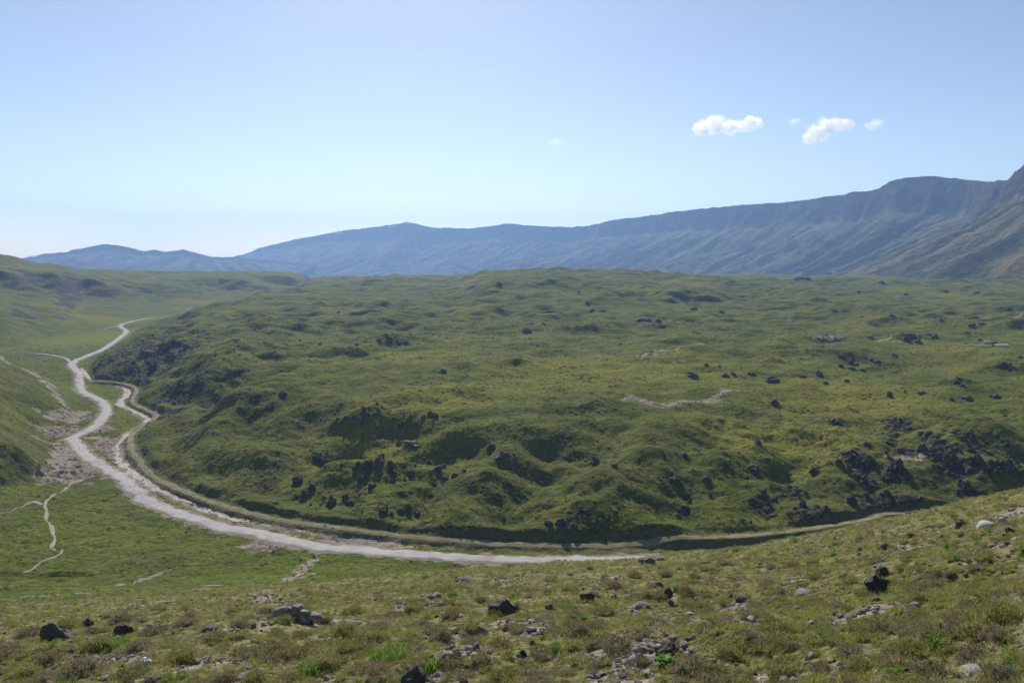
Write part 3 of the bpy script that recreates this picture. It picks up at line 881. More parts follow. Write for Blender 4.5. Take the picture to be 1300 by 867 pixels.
LRIM = [(-260, 334, 4500), (-120, 333, 4600), (-20, 331, 4700), (30, 327, 4800), (60, 322, 4800), (85, 320, 4800), (100, 316, 4800), (118, 313, 4800), (135, 310, 4800), (150, 311, 4800), (165, 315, 4800), (182, 319, 4800), (195, 317, 4800), (210, 320, 4800),
        (233, 317, 4800), (248, 322, 4800), (262, 326, 4800), (300, 327, 4900), (345, 331, 5000), (400, 337, 5000)]
mountain("mountain", [(x, y, d) for x, y, d in LRIM[::-1]], "smaller distant blue mountain with a flat peak behind the cliff hill", 1000, .2, 401, ns=360, foot=-78, snow=((43, 326, 4, .8), (178, 318, 3, .7)))
# ------------------------------------------------------------------ rock shapes
M_DARK = rock_mat("dark_lava", (.075, .067, .058), (.185, .166, .144), (.235, .215, .170), .8)
M_LAVA = rock_mat("lava_crag", (.058, .051, .043), (.145, .128, .106), (.150, .140, .085), .9)
M_OBS = rock_mat("dark_glassy_rock", (.045, .041, .036), (.115, .104, .092), (.20, .18, .15), .42)
M_GREY = rock_mat("grey_rock", (.072, .065, .057), (.175, .158, .138), (.050, .045, .039), .75)
M_RED = rock_mat("reddish_rock", (.085, .055, .045), (.16, .12, .10), (.26, .21, .17), .8)
M_LICHEN = rock_mat("lichened_rock", (.065, .060, .058), (.13, .115, .105), (.24, .15, .10), .75)
M_PALE = rock_mat("pale_stone", (.22, .19, .165), (.36, .32, .285), (.15, .13, .11), .8)
M_PEB = rock_mat("pale_gravel", (.36, .305, .26), (.54, .47, .41), (.27, .225, .19), .9)
M_OUT = rock_mat("fractured_grey_rock", (.24, .225, .20), (.46, .43, .39), (.085, .078, .070), .6)
M_WHITE = rock_mat("white_stone", (.48, .46, .44), (.66, .65, .63), (.35, .33, .31), .55)

def rock_mesh(name, seed, sub=3, cuts=9, rough=.10, flat=1.0, blocky=.62):
    rnd = random.Random(seed)
    bm = bmesh.new()
    bmesh.ops.create_icosphere(bm, subdivisions=sub, radius=1.0)
    planes = []
    for _ in range(cuts):
        n = Vector((rnd.gauss(0, 1), rnd.gauss(0, 1), rnd.gauss(0, .8))).normalized()
        planes.append((n, rnd.uniform(blocky, .92)))
    off = Vector((rnd.uniform(-50, 50), rnd.uniform(-50, 50), rnd.uniform(-50, 50)))
    for v in bm.verts:
        p = v.co.copy()
        for n, c in planes:
            e = p.dot(n) - c
            if e > 0: p -= n * e
        p += v.co * (rough * (mnoise.noise(p * 1.7 + off) + .5 * mnoise.noise(p * 4.1 + off) + .22 * mnoise.noise(p * 9 + off)))
        p.z *= flat
        v.co = p
    # unit width and depth, base at z = 0
    xs = [v.co.x for v in bm.verts]; ys = [v.co.y for v in bm.verts]; zs = [v.co.z for v in bm.verts]
    cx, cy2 = (max(xs) + min(xs)) / 2, (max(ys) + min(ys)) / 2
    wx, wy, wz = max(xs) - min(xs), max(ys) - min(ys), max(zs) - min(zs)
    for v in bm.verts:
        zz_ = (v.co.z - min(zs)) / wz
        tp = (1.0 if zz_ > .5 else 1.0 + .35 * (.5 - zz_) / .5) * (1.08 - .22 * zz_)
        v.co = Vector(((v.co.x - cx) / wx * tp, (v.co.y - cy2) / wy * tp, zz_))
    me = bpy.data.meshes.new(name)
    bm.to_mesh(me); bm.free()
    me.polygons.foreach_set("use_smooth", [True] * len(me.polygons))
    me.set_sharp_from_angle(angle=R(28))
    return me

ROCKS = [rock_mesh("boulder_shape", 100 + k, 4, 12, .15, 1.0, .50) for k in range(8)]
SLABS = [rock_mesh("slab_shape", 200 + k, 3, 8, .07, .5, .5) for k in range(4)]
FARROCK = [rock_mesh("crag_shape", 300 + k, 3, 7, .52, 1.0, .6) for k in range(8)]
ROCKM = {}
def rock_variant(me, mat):
    key = (me.name, mat.name)
    if key not in ROCKM:
        m2 = me.copy(); m2.materials.clear(); m2.materials.append(mat); ROCKM[key] = m2
    return ROCKM[key]

def put_rock(name, x, y, w, h, me, mat, label, group=None, cat="rock", depth=.8, rot=None, tilt=(0, 0), sink=.75, dmin=4.0, parent=None, push=0.35):
    """x, y: photo pixel of the middle of its foot; w, h: visible size in photo px"""
    c = cast(x, y, dmin)
    if c is None: return None
    wm = w * c.y / F; hm = h * c.y / F
    dm = wm * depth
    yy = c.y + dm * push; xx = c.x * yy / c.y
    zz = min(ground(xx, yy), c.z + hm * .25)
    o = bpy.data.objects.new(name, rock_variant(me, mat))
    link(o)
    o.location = (xx, yy, zz - sink * hm)
    o.rotation_euler = (R(tilt[0]), R(tilt[1]), R(rot if rot is not None else random.uniform(-25, 25)))
    o.scale = (wm, dm, hm * (1 + sink))
    if label: tag(o, label, cat, group)
    return o

FG = []       # landmarks for naming the plants: short name, px, py
def fg(x, y, w, h, k, mat, label, short=None, **kw):
    me = kw.pop("mesh", None) or ROCKS[k % len(ROCKS)]
    o = put_rock("boulder" if w >= 14 else "stone", x, y, w, h * .85, me, mat, label, "rocks on the near hillside", "boulder" if w >= 14 else "stone", **kw)
    if short: FG.append((short, x, y))
    return o

fg(80, 813, 44, 30, 0, M_DARK, "long dark boulder leaning on the slope in front of the meadow", "the long leaning dark boulder", tilt=(0, -28), depth=.55, rot=-8)
fg(110, 795, 16, 13, 1, M_GREY, "small pale-topped stone just right of the long leaning boulder")
fg(156, 806, 27, 15, 2, M_RED, "lumpy reddish brown boulder between grass tufts above the white litter", "the lumpy reddish boulder")
fg(266, 802, 24, 9, 3, M_OBS, "low glinting dark rock left of the fractured grey outcrop", "the low glinting rock", mesh=SLABS[0])
fg(592, 740, 29, 9, 4, M_DARK, "flat dark boulder just below the gravel road", "the flat dark boulder below the road", mesh=SLABS[1])
fg(639, 780, 46, 24, 5, M_LICHEN, "flat-topped boulder with reddish lichen above the stony patch", "the flat-topped lichened boulder", depth=.7, rot=6)
fg(612, 807, 19, 15, 6, M_PALE, "rounded pinkish stone on the stony patch below the lichened boulder", "the pinkish round stone")
fg(650, 799, 24, 8, 2, M_RED, "low brown stone right of the pinkish round stone", mesh=SLABS[2])
fg(530, 873, 46, 32, 7, M_GREY, "smooth grey boulder cut by the bottom edge of the picture", "the smooth grey boulder", depth=.8, rot=12)
fg(821, 716, 24, 10, 1, M_DARK, "dark boulder where the road disappears behind the hillside", "the dark boulder at the end of the road")
fg(840, 711, 16, 5, 3, M_PALE, "low pale stone right of the boulder at the road's end", mesh=SLABS[3])
fg(1120, 754, 50, 25, 6, M_OBS, "big black glassy boulder on the right hillside", "the big black glassy boulder", depth=.7, rot=0)
fg(1123, 731, 20, 12, 0, M_GREY, "pale-topped boulder right behind the big black glassy boulder")
fg(1220, 670, 18, 14, 5, M_OBS, "upright black boulder near the hill crest left of the white slab", "the upright black boulder")
fg(1253, 670, 24, 9, 1, M_WHITE, "long bright white slab near the hill crest at the right", "the long white slab", mesh=SLABS[0], tilt=(0, -12))
fg(1273, 664, 12, 8, 2, M_WHITE, "smaller white stone at the upper end of the long white slab")
fg(1128, 697, 19, 9, 6, M_GREY, "angular grey boulder upslope of the big black boulder", "the angular grey boulder")
fg(1155, 682, 14, 7, 7, M_DARK, "low black boulder halfway up to the upright black boulder", mesh=SLABS[1])
fg(1207, 736, 19, 10, 0, M_GREY, "smooth grey stone glinting in the grass right of the big black boulder", "the smooth glinting stone", mesh=SLABS[2])
fg(1246, 726, 18, 9, 4, M_GREY, "grey double stone at the right upslope of the glinting stone")
fg(1072, 734, 16, 7, 2, M_GREY, "flat grey stone left of the big black glassy boulder", mesh=SLABS[3])
fg(1197, 682, 9, 5, 2, M_DARK, "small dark stone below the upright black boulder")
fg(1206, 673, 8, 5, 3, M_WHITE, "tiny white stone beside the upright black boulder")
fg(1177, 670, 5, 6, 4, M_WHITE, "tiny upright white stone left of the upright black boulder")
fg(1239, 671, 5, 5, 5, M_WHITE, "tiny white stone between upright black boulder and white slab")
fg(1283, 676, 14, 8, 6, M_OBS, "small black stone below the long white slab")
fg(1092, 699, 8, 6, 7, M_DARK, "small black stone left of the angular grey boulder")
fg(1284, 649, 12, 4, 1, M_PALE, "small pale stone highest on the right hill crest")
fg(745, 763, 22, 13, 3, M_RED, "dark reddish boulder in the scrub right of the lichened boulder", "the dark reddish boulder")
fg(849, 755, 12, 11, 5, M_GREY, "upright grey stone in the grass below the end of the road", "the upright grey stone")
fg(838, 747, 13, 9, 0, M_DARK, "dark round stone behind the upright grey stone")
fg(853, 768, 10, 9, 6, M_PALE, "pointed pale brown stone below the upright grey stone")
fg(815, 772, 24, 7, 2, M_PALE, "flat pinkish stone left of the pointed pale brown stone", mesh=SLABS[0])
fg(876, 782, 16, 6, 1, M_WHITE, "flat white stone on the stony patch below the upright stone", "the flat white stone", mesh=SLABS[1], tilt=(0, 14))
fg(911, 792, 13, 4, 3, M_WHITE, "thin white stone right of the flat white stone", mesh=SLABS[2])
fg(847, 833, 30, 18, 4, M_DARK, "black boulder half hidden behind the broad-leaved plant", "the half hidden black boulder")
fg(964, 776, 18, 9, 7, M_DARK, "dark wedge-shaped stone in the scrub left of the soil patch", "the dark wedge-shaped stone", tilt=(0, -15))
fg(580, 836, 14, 11, 1, M_DARK, "dark pointed stone at the edge of the lower stony patch", "the dark pointed stone")
fg(568, 836, 16, 8, 3, M_PALE, "pale slab leaning against the dark pointed stone", mesh=SLABS[3])
fg(606, 826, 11, 11, 5, M_PALE, "pointed pinkish stone in the middle of the stony patch")
fg(664, 833, 11, 9, 0, M_OBS, "small black stone with a white glint beside the stony patch", "the small black glinting stone")
fg(676, 818, 9, 6, 0, M_GREY, "small grey stone above the black glinting stone")
fg(782, 736, 6, 5, 2, M_WHITE, "tiny white stone in the scrub below the road's end")
fg(1240, 855, 36, 6, 4, M_WHITE, "long flat white stone at the bottom right among shrubs", "the long flat white stone", mesh=SLABS[1])
fg(1025, 754, 28, 6, 5, M_PALE, "flat pale rock left of the big black boulder on thin grass", "the flat pale rock", mesh=SLABS[2])
fg(945, 763, 22, 7, 6, M_GREY, "flat grey rock slab in the scrub above the wedge-shaped stone", mesh=SLABS[3])
fg(930, 758, 10, 7, 7, M_GREY, "small grey stone at the left end of the grey rock slab")
fg(560, 769, 9, 6, 2, M_WHITE, "small white stone between the tufts above the lichened boulder")
fg(552, 760, 20, 9, 1, M_PALE, "pale lumpy stone behind the small white stone")
fg(446, 803, 22, 10, 0, M_GREY, "low grey rock in the scrub right of the fractured outcrop", "the low grey rock")
fg(322, 797, 9, 6, 3, M_PALE, "small pale stone left below the fractured grey outcrop")
fg(417, 815, 12, 7, 4, M_WHITE, "small white stone below the low grey rock in the scrub")
fg(263, 842, 10, 7, 5, M_WHITE, "small white stone left of the brown shrub thicket")
fg(200, 868, 34, 10, 6, M_RED, "brown rock at the bottom edge below the white litter")
fg(10, 826, 20, 9, 7, M_GREY, "grey stone at the left edge of the picture")
fg(1060, 742, 12, 5, 1, M_WHITE, "small whitish stone left of the flat grey stone")
fg(1113, 763, 14, 6, 2, M_PALE, "low pale stones in front of the big black boulder")
fg(697, 773, 12, 7, 3, M_PALE, "pale stone right of the flat-topped lichened boulder")
fg(780, 759, 8, 5, 4, M_GREY, "little grey stone right of the dark reddish boulder")
fg(1268, 806, 8, 7, 5, M_RED, "small reddish stone among the dry stalks at the right")
fg(742, 842, 24, 9, 6, M_PALE, "pale rock in the stony patch below the dry branches", mesh=SLABS[1])
fg(820, 860, 12, 8, 7, M_PALE, "small pale stone in the bottom stony patch below the black boulder")

# fractured grey outcrop: one thing of several slabs
c = cast(372, 786)
oc = link(bpy.data.objects.new("rock_outcrop", None)); oc.location = c
tag(oc, "fractured grey rock outcrop of broken slabs on the left slope", "rock", "rocks on the near hillside")
FG.append(("the fractured grey outcrop", 372, 784))
k_ = c.y / F
for (dx, dz, w, h, dep, rz, ty, me, mt) in ((-8, 0, 28, 19, 22, 10, -14, ROCKS[0], M_OUT), (12, 0, 28, 15, 20, -16, 12, ROCKS[3], M_OUT), (2, 5, 20, 16, 16, 30, 20, ROCKS[5], M_OUT), (-20, 4, 18, 11, 12, -20, -8, SLABS[0], M_OUT),
                                            (26, 3, 22, 8, 12, 12, 8, SLABS[2], M_OUT), (4, 13, 15, 9, 11, 40, -22, ROCKS[6], M_OUT), (-2, -3, 18, 10, 10, 0, 5, ROCKS[2], M_DARK)):
    o = link(bpy.data.objects.new("slab", rock_variant(me, mt)))
    o.parent = oc
    o.location = (dx * k_, 6 * k_ - dx * .1 * k_, (dz - 4) * k_); o.scale = (w * k_, dep * k_, h * k_); o.rotation_euler = (0, R(ty), R(rz))

# crumpled plastic scrap
def scrap():
    bm = bmesh.new()
    bmesh.ops.create_icosphere(bm, subdivisions=3, radius=1.0)
    for v in bm.verts:
        p = v.co.copy()
        f = 1 + .38 * mnoise.noise(p * 2.3) + .25 * abs(mnoise.noise(p * 5.1 + Vector((3, 3, 3))))
        v.co = Vector((p.x * f * .5, p.y * f * .4, max(p.z * f * .42 + .36, 0)))
    me = bpy.data.meshes.new("scrap"); bm.to_mesh(me); bm.free()
    m = plain_mat("crumpled_plastic", (.78, .79, .80), .3, .5)
    me.materials.append(m)
    me.set_sharp_from_angle(angle=R(20))
    c = cast(184, 845)
    o = link(bpy.data.objects.new("plastic_scrap", me)); o.location = c
    s = 12 * c.y / F
    o.scale = (s, s, s * 1.1)
    tag(o, "crumpled whitish plastic litter lying on bare soil at bottom left", "litter")
    FG.append(("the white litter", 184, 845))
scrap()

# ------------------------------------------------------------------ boulders of the plateau
ORD = ["first", "second", "third", "fourth", "fifth", "sixth", "seventh", "eighth", "ninth", "tenth", "eleventh", "twelfth", "thirteenth", "fourteenth"]
CLUSTERS = [
    ("in the rock row halfway up the slope", [(453, 594, 14, 10), (467, 596, 20, 14), (482, 592, 17, 15), (495, 593, 14, 11), (484, 582, 10, 9)]),
    ("in the pair below the curved scarp", [(403, 586, 24, 14), (415, 588, 13, 7)]),
    ("of the tall blocks above the bench track", [(377, 614, 18, 15), (384, 635, 15, 17), (395, 622, 12, 10), (421, 644, 15, 19), (437, 635, 14, 12), (446, 642, 12, 9), (459, 613, 17, 13), (472, 620, 14, 8)]),
    ("in the group just above the track", [(486, 653, 15, 12), (508, 652, 14, 8), (519, 650, 11, 13), (530, 655, 12, 7), (497, 655, 10, 6)]),
    ("along the small rib right of the black rock row", [(544, 590, 10, 7), (562, 593, 12, 7), (556, 598, 14, 7), (564, 611, 16, 9), (578, 606, 12, 9), (550, 616, 12, 7), (590, 600, 9, 6)]),
    ("at the end of the curved scarp", [(546, 528, 10, 9), (553, 531, 12, 10), (538, 531, 9, 6)]),
    ("beside the dark long block in the hollow", [(506, 565, 8, 8)]),
    ("in the pair on the saddle above the gully", [(623, 572, 13, 11), (638, 581, 22, 9)]),
    ("in the hollow right of the gully", [(756, 589, 15, 11), (780, 593, 11, 7), (722, 585, 9, 7)]),
    ("on the cut bank above the middle of the track", [(697, 668, 14, 8), (712, 668, 20, 12), (762, 671, 11, 10), (639, 661, 7, 5), (818, 672, 13, 9), (728, 670, 12, 8)]),
    ("on the broad slope left of the crag", [(856, 614, 23, 11), (897, 612, 15, 8), (871, 634, 14, 11), (955, 600, 20, 12), (961, 564, 11, 8), (869, 581, 11, 8), (843, 580, 6, 5)]),
    ("on the rim above the crag", [(1066, 590, 13, 10), (1034, 602, 17, 12), (1078, 577, 23, 10), (1101, 567, 13, 7)]),
    ("alone on the open plateau above the crag", [(1060, 539, 20, 10)]),
    ("standing alone left of the centre of the plateau meadow", [(984, 515, 15, 10)]),
    ("shaped like a small pyramid on the plateau", [(1129, 504, 9, 10)]),
    ("in the sparse row right of the pyramid rock", [(1171, 501, 17, 7), (1149, 499, 6, 5), (1226, 508, 20, 8), (1208, 509, 8, 5), (1264, 506, 15, 7), (1276, 529, 8, 5)]),
    ("in the scattered line across the meadow", [(877, 479, 20, 9), (921, 479, 12, 7), (931, 477, 10, 6), (955, 477, 14, 6), (980, 485, 30, 8), (1020, 480, 12, 6), (1040, 478, 12, 9), (1048, 488, 9, 6), (1074, 485, 10, 5), (897, 465, 7, 5), (913, 466, 6, 4)]),
    ("round the cone-shaped rock below the sheep", [(1080, 463, 11, 13), (1068, 467, 10, 7), (1082, 470, 12, 6), (1095, 472, 9, 6), (1087, 465, 9, 6), (1079, 450, 7, 5), (1067, 454, 12, 5)]),
    ("in the low line right of the cone-shaped rock", [(1115, 461, 18, 6), (1135, 453, 9, 6), (1105, 458, 10, 4)]),
    ("on the rocky knoll right of the flock", [(1150, 434, 15, 10), (1158, 432, 14, 12), (1165, 436, 12, 6), (1187, 430, 11, 7), (1178, 426, 8, 4), (1105, 430, 10, 5)]),
    ("above the long pale shelter", [(1234, 416, 11, 8), (1247, 413, 10, 5), (1195, 408, 6, 4), (1228, 424, 7, 4), (1282, 394, 9, 5), (1244, 433, 8, 4)]),
    ("on the dark slope at the right edge", [(1276, 466, 16, 8), (1285, 470, 14, 7), (1296, 455, 10, 6), (1214, 488, 13, 9), (1221, 491, 10, 5)]),
    ("breaking the plateau skyline at the right", [(1020, 355, 26, 7), (1119, 361, 11, 6), (1010, 356, 12, 4)]),
    ("on the far right slopes of the plateau", [(1090, 372, 10, 4), (1150, 375, 9, 4), (1200, 371, 8, 4), (1240, 373, 10, 4), (1060, 396, 8, 4), (1132, 402, 10, 4), (1170, 396, 10, 4)]),
    ("on the knolls behind the meadow", [(881, 394, 13, 6), (917, 398, 9, 6), (816, 408, 26, 8), (836, 410, 11, 8), (840, 416, 12, 5), (669, 423, 17, 8), (788, 438, 7, 4), (718, 452, 5, 3)]),
    ("on the turf mound left of the plateau centre", [(453, 439, 7, 5), (481, 434, 10, 6), (493, 433, 14, 7), (515, 437, 12, 5), (505, 436, 9, 5)]),
    ("dotted over the left of the plateau", [(381, 433, 5, 4), (406, 438, 5, 4), (348, 442, 5, 3), (303, 440, 5, 3), (562, 475, 11, 9), (430, 397, 6, 3), (360, 503, 13, 8)]),
    ("on the back of the central hill", [(633, 362, 11, 5), (752, 396, 10, 5), (746, 386, 8, 5), (765, 396, 9, 4), (735, 372, 8, 4), (690, 412, 6, 3)]),
]
rnd = random.Random(5)
def far_rock(x, y, w, h, label, group, k):
    return put_rock("lava_boulder", x, y, w * .86, h * .66, FARROCK[k % len(FARROCK)], M_LAVA, label, group, "boulder", depth=rnd.uniform(.7, 1.1), rot=rnd.uniform(-40, 40), sink=.6, dmin=150, tilt=(rnd.uniform(-8, 8), rnd.uniform(-10, 10)))
kk = 0
for where, pts in CLUSTERS:
    pts = sorted(pts)
    for i, (x, y, w, h) in enumerate(pts):
        if len(pts) == 1: lab = "dark lava boulder " + where
        else: lab = "dark boulder, %s from left %s" % (ORD[i], where)
        far_rock(x, y, w, h, lab, "dark boulders scattered over the plateau", kk); kk += 1
far_rock(522, 566, 34, 7, "long low dark block lying in the hollow below the scarp", "dark boulders scattered over the plateau", 3)

def NTH(i):
    return '%d%s' % (i, 'th' if 10 < i % 100 < 14 else {1: 'st', 2: 'nd', 3: 'rd'}.get(i % 10, 'th'))
# loose blocks on the crags
def crag_blocks(n, box, label, group, smin, smax):
    x0, x1, y0, y1 = box
    got = 0; tries = 0; objs = []
    while got < n and tries < n * 40:
        tries += 1
        x = rnd.uniform(x0, x1); y = rnd.uniform(y0, y1)
        c = cast(x, y, 150)
        if c is None or c.y > 900: continue
        m = float(grid_sample(ROCK, np.array([c.x]), np.array([c.y]))[0])
        if m < rnd.uniform(.15, .6): continue
        w = rnd.uniform(smin, smax) * (1.5 if rnd.random() < .12 else .78)
        ob = put_rock("crag_block", x, y, w, w * rnd.uniform(.5, .95), FARROCK[rnd.randrange(8)], M_LAVA, label, group, "boulder", depth=rnd.uniform(.6, 1.0), rot=rnd.uniform(0, 180), sink=.5, dmin=150, tilt=(rnd.uniform(-15, 15), rnd.uniform(-15, 15)))
        if ob: got += 1; objs.append((y, x, ob))
    objs.sort(key=lambda e: e[0])
    nb = 3 if n > 40 else (2 if n > 24 else 1)
    per = (len(objs) + nb - 1) // nb
    for bi in range(nb):
        row = sorted(objs[bi * per:(bi + 1) * per], key=lambda e: e[1])
        for i, (_, _, ob) in enumerate(row):
            band = '' if nb == 1 else (('upper', 'lower') if nb == 2 else ('upper', 'middle', 'lower'))[bi] + ' band '
            ob['label'] = '%s, %s%s from left' % (label, band, NTH(i + 1))
crag_blocks(70, (1060, 1300, 568, 655), "jagged dark block on the crag above the track's end", "blocks of the crag above the track's end", 5, 11)
crag_blocks(26, (890, 1060, 590, 665), "small dark block on the slope left of the crag", "blocks on the shaded lower slope", 4, 8)
crag_blocks(20, (340, 560, 570, 660), "small dark block on the slope above the road bend", "blocks on the slope above the road bend", 4, 8)
crag_blocks(22, (360, 570, 505, 548), "small dark stone along the curved scarp", "stones along the curved scarp", 3, 6)
crag_blocks(50, (115, 250, 440, 535), "dark rock on the steep flank above the green field", "rocks on the steep west flank", 3, 7)

# ------------------------------------------------------------------ sheep and shelter
M_WOOL = plain_mat("pale_wool", (.78, .74, .66), .95, .05)
def sheep_mesh():
    me = bpy.data.meshes.new("sheep_skeleton")
    V = [(0, 0, .62), (-.28, 0, .66), (-.5, 0, .60), (.28, 0, .66), (.5, 0, .68), (.64, 0, .84), (.80, 0, .86), (.93, 0, .80)]
    E = [(0, 1), (1, 2), (0, 3), (3, 4), (4, 5), (5, 6), (6, 7)]
    rad = [.27, .27, .20, .26, .20, .12, .105, .06]
    for (sx, b) in ((.34, 3), (-.36, 1)):
        for sy in (-.12, .12):
            i = len(V)
            V += [(sx, sy, .42), (sx + .01, sy, .2), (sx, sy, 0.02)]
            E += [(b, i), (i, i + 1), (i + 1, i + 2)]
            rad += [.10, .05, .045]
    me.from_pydata(V, E, [])
    o = bpy.data.objects.new("sheep_skeleton", me); link(o)
    md = o.modifiers.new("skin", 'SKIN')
    for i, r in enumerate(rad): me.skin_vertices[0].data[i].radius = (r, r)
    me.skin_vertices[0].data[0].use_root = True
    o.modifiers.new("sub", 'SUBSURF').levels = 1
    dg = bpy.context.evaluated_depsgraph_get()
    out = bpy.data.meshes.new_from_object(o.evaluated_get(dg))
    bpy.data.objects.remove(o)
    out.polygons.foreach_set("use_smooth", [True] * len(out.polygons))
    out.materials.append(M_WOOL)
    return out
SHEEP = sheep_mesh()
SHEEP.name = "sheep_body"
def put_sheep(x, y, label, group):
    c = cast(x, y, 200)
    if c is None: return
    o = link(bpy.data.objects.new("sheep", SHEEP))
    o.location = c; s = rnd.uniform(1.0, 1.25); o.scale = (s, s, s); o.rotation_euler = (0, 0, rnd.choice([0, math.pi]) + rnd.gauss(0, .5))
    tag(o, label, "sheep", group)
for k in range(46):
    x = min(max(rnd.gauss(1053, 13), 1020), 1084); y = 429 + rnd.gauss(0, 1.6)
    put_sheep(x, y, "pale sheep grazing in the flock on the turf mound", "sheep flock on the turf mound")
for k in range(15):
    put_sheep(1224 + k * 2.3 + rnd.uniform(-.8, .8), 440 + rnd.gauss(0, .7), "pale sheep in the line left of the long pale shelter", "sheep in line by the shelter")
for k in range(7):
    put_sheep(1250 + rnd.uniform(-2, 26), 435 + rnd.gauss(0, .6), "pale sheep standing behind the long pale shelter", "sheep behind the shelter")

def shelter():
    c = cast(1270, 440.5, 200)
    k = c.y / F
    root = link(bpy.data.objects.new("long_shelter", None)); root.location = c; root.rotation_euler = (0, 0, R(4))
    tag(root, "long low pale canvas shelter on the plateau at the right", "shelter")
    L, W, H = 19 * k, 3.2, 1.7
    mt = plain_mat("pale_canvas", (.70, .66, .58), .9, .05)
    bm = bmesh.new()
    n = 14
    prof = [(-W / 2, 0.25), (-W / 2 + .12, 1.0), (-.5, H * .97), (0, H), (.5, H * .97), (W / 2 - .12, 1.0), (W / 2, .25)]
    rows = []
    for i in range(n + 1):
        x = -L / 2 + L * i / n
        sag = -.10 * math.sin(math.pi * ((i * 2) % 4) / 4.0)
        rows.append([bm.verts.new((x, y, z + (sag if z > 1.2 else 0))) for y, z in prof])
    for a, b in zip(rows[:-1], rows[1:]):
        for j in range(len(prof) - 1): bm.faces.new((a[j], b[j], b[j + 1], a[j + 1]))
    me = bpy.data.meshes.new("canvas_roof"); bm.to_mesh(me); bm.free(); me.materials.append(mt)
    o = link(bpy.data.objects.new("canvas_roof", me)); o.parent = root
    md = o.modifiers.new("thick", 'SOLIDIFY'); md.thickness = .03
    mp = plain_mat("weathered_pole", (.16, .12, .08), .9, .1)
    for i in range(5):
        for sy in (-1, 1):
            bm = bmesh.new()
            bmesh.ops.create_cone(bm, segments=8, radius1=.05, radius2=.04, depth=1.35, cap_ends=True)
            me = bpy.data.meshes.new("post"); bm.to_mesh(me); bm.free(); me.materials.append(mp)
            o = link(bpy.data.objects.new("post", me)); o.parent = root; o.location = (-L / 2 + .25 + (L - .5) * i / 4, sy * (W / 2 - .2), .5)
    # small dark tent beside it
    c = cast(1261.5, 437.5, 200)
    r2 = link(bpy.data.objects.new("dark_tent", None)); r2.location = c; r2.rotation_euler = (0, 0, R(-10))
    tag(r2, "small dark herder's tent at the left end of the pale shelter", "tent")
    md_ = plain_mat("dark_canvas", (.06, .055, .05), .9, .05)
    w, d, h = 3.0, 3.4, 2.0
    V = [(-w / 2, -d / 2, 0), (w / 2, -d / 2, 0), (w / 2, d / 2, 0), (-w / 2, d / 2, 0), (-w / 2 + .25, -d / 2, 1.1), (w / 2 - .25, -d / 2, 1.1), (w / 2 - .25, d / 2, 1.1), (-w / 2 + .25, d / 2, 1.1)]
    me = bpy.data.meshes.new("tent_wall"); me.from_pydata(V, [], [(0, 1, 5, 4), (1, 2, 6, 5), (2, 3, 7, 6), (3, 0, 4, 7)]); me.materials.append(md_)
    o = link(bpy.data.objects.new("tent_wall", me)); o.parent = r2
    V = [(-w / 2 + .1, -d / 2 - .1, 1.05), (w / 2 - .1, -d / 2 - .1, 1.05), (w / 2 - .1, d / 2 + .1, 1.05), (-w / 2 + .1, d / 2 + .1, 1.05), (0, -d / 2 - .1, h), (0, d / 2 + .1, h)]
    me = bpy.data.meshes.new("tent_roof"); me.from_pydata(V, [], [(0, 1, 4), (1, 2, 5, 4), (2, 3, 5), (3, 0, 4, 5)]); me.materials.append(md_)
    o = link(bpy.data.objects.new("tent_roof", me)); o.parent = r2
shelter()

# ------------------------------------------------------------------ plants of the near hillside
M_SHRUB = leaf_mat("scrub_leaves", (.235, .195, .120), (.200, .188, .092), (.370, .310, .200), .45)
M_SHRUB2 = leaf_mat("olive_leaves", (.205, .220, .064), (.262, .252, .090), (.340, .318, .138), .45)
M_TWIG = plain_mat("scrub_twigs", (.075, .058, .045), .9, .05)
M_GREEN = leaf_mat("fresh_leaves", (.150, .275, .040), (.195, .310, .050), (.250, .340, .090), .5)
M_GRASS = leaf_mat("grass_blades", (.270, .300, .062), (.360, .335, .118), (.320, .325, .090), .5)
M_STRAW = leaf_mat("straw_blades", (.42, .36, .21), (.34, .29, .14), (.48, .42, .26), .48)
M_BROAD = leaf_mat("broad_leaves", (.10, .20, .035), (.10, .20, .035), (.135, .23, .055), .35, .4)
M_STALK = plain_mat("dry_stalk", (.46, .42, .34), .8, .1)

def mesh_from(name, V, Fc, mat, smooth=False):
    me = bpy.data.meshes.new(name)
    me.from_pydata(V, [], Fc)
    if smooth: me.polygons.foreach_set("use_smooth", [True] * len(Fc))
    me.materials.append(mat); me.update()
    return me

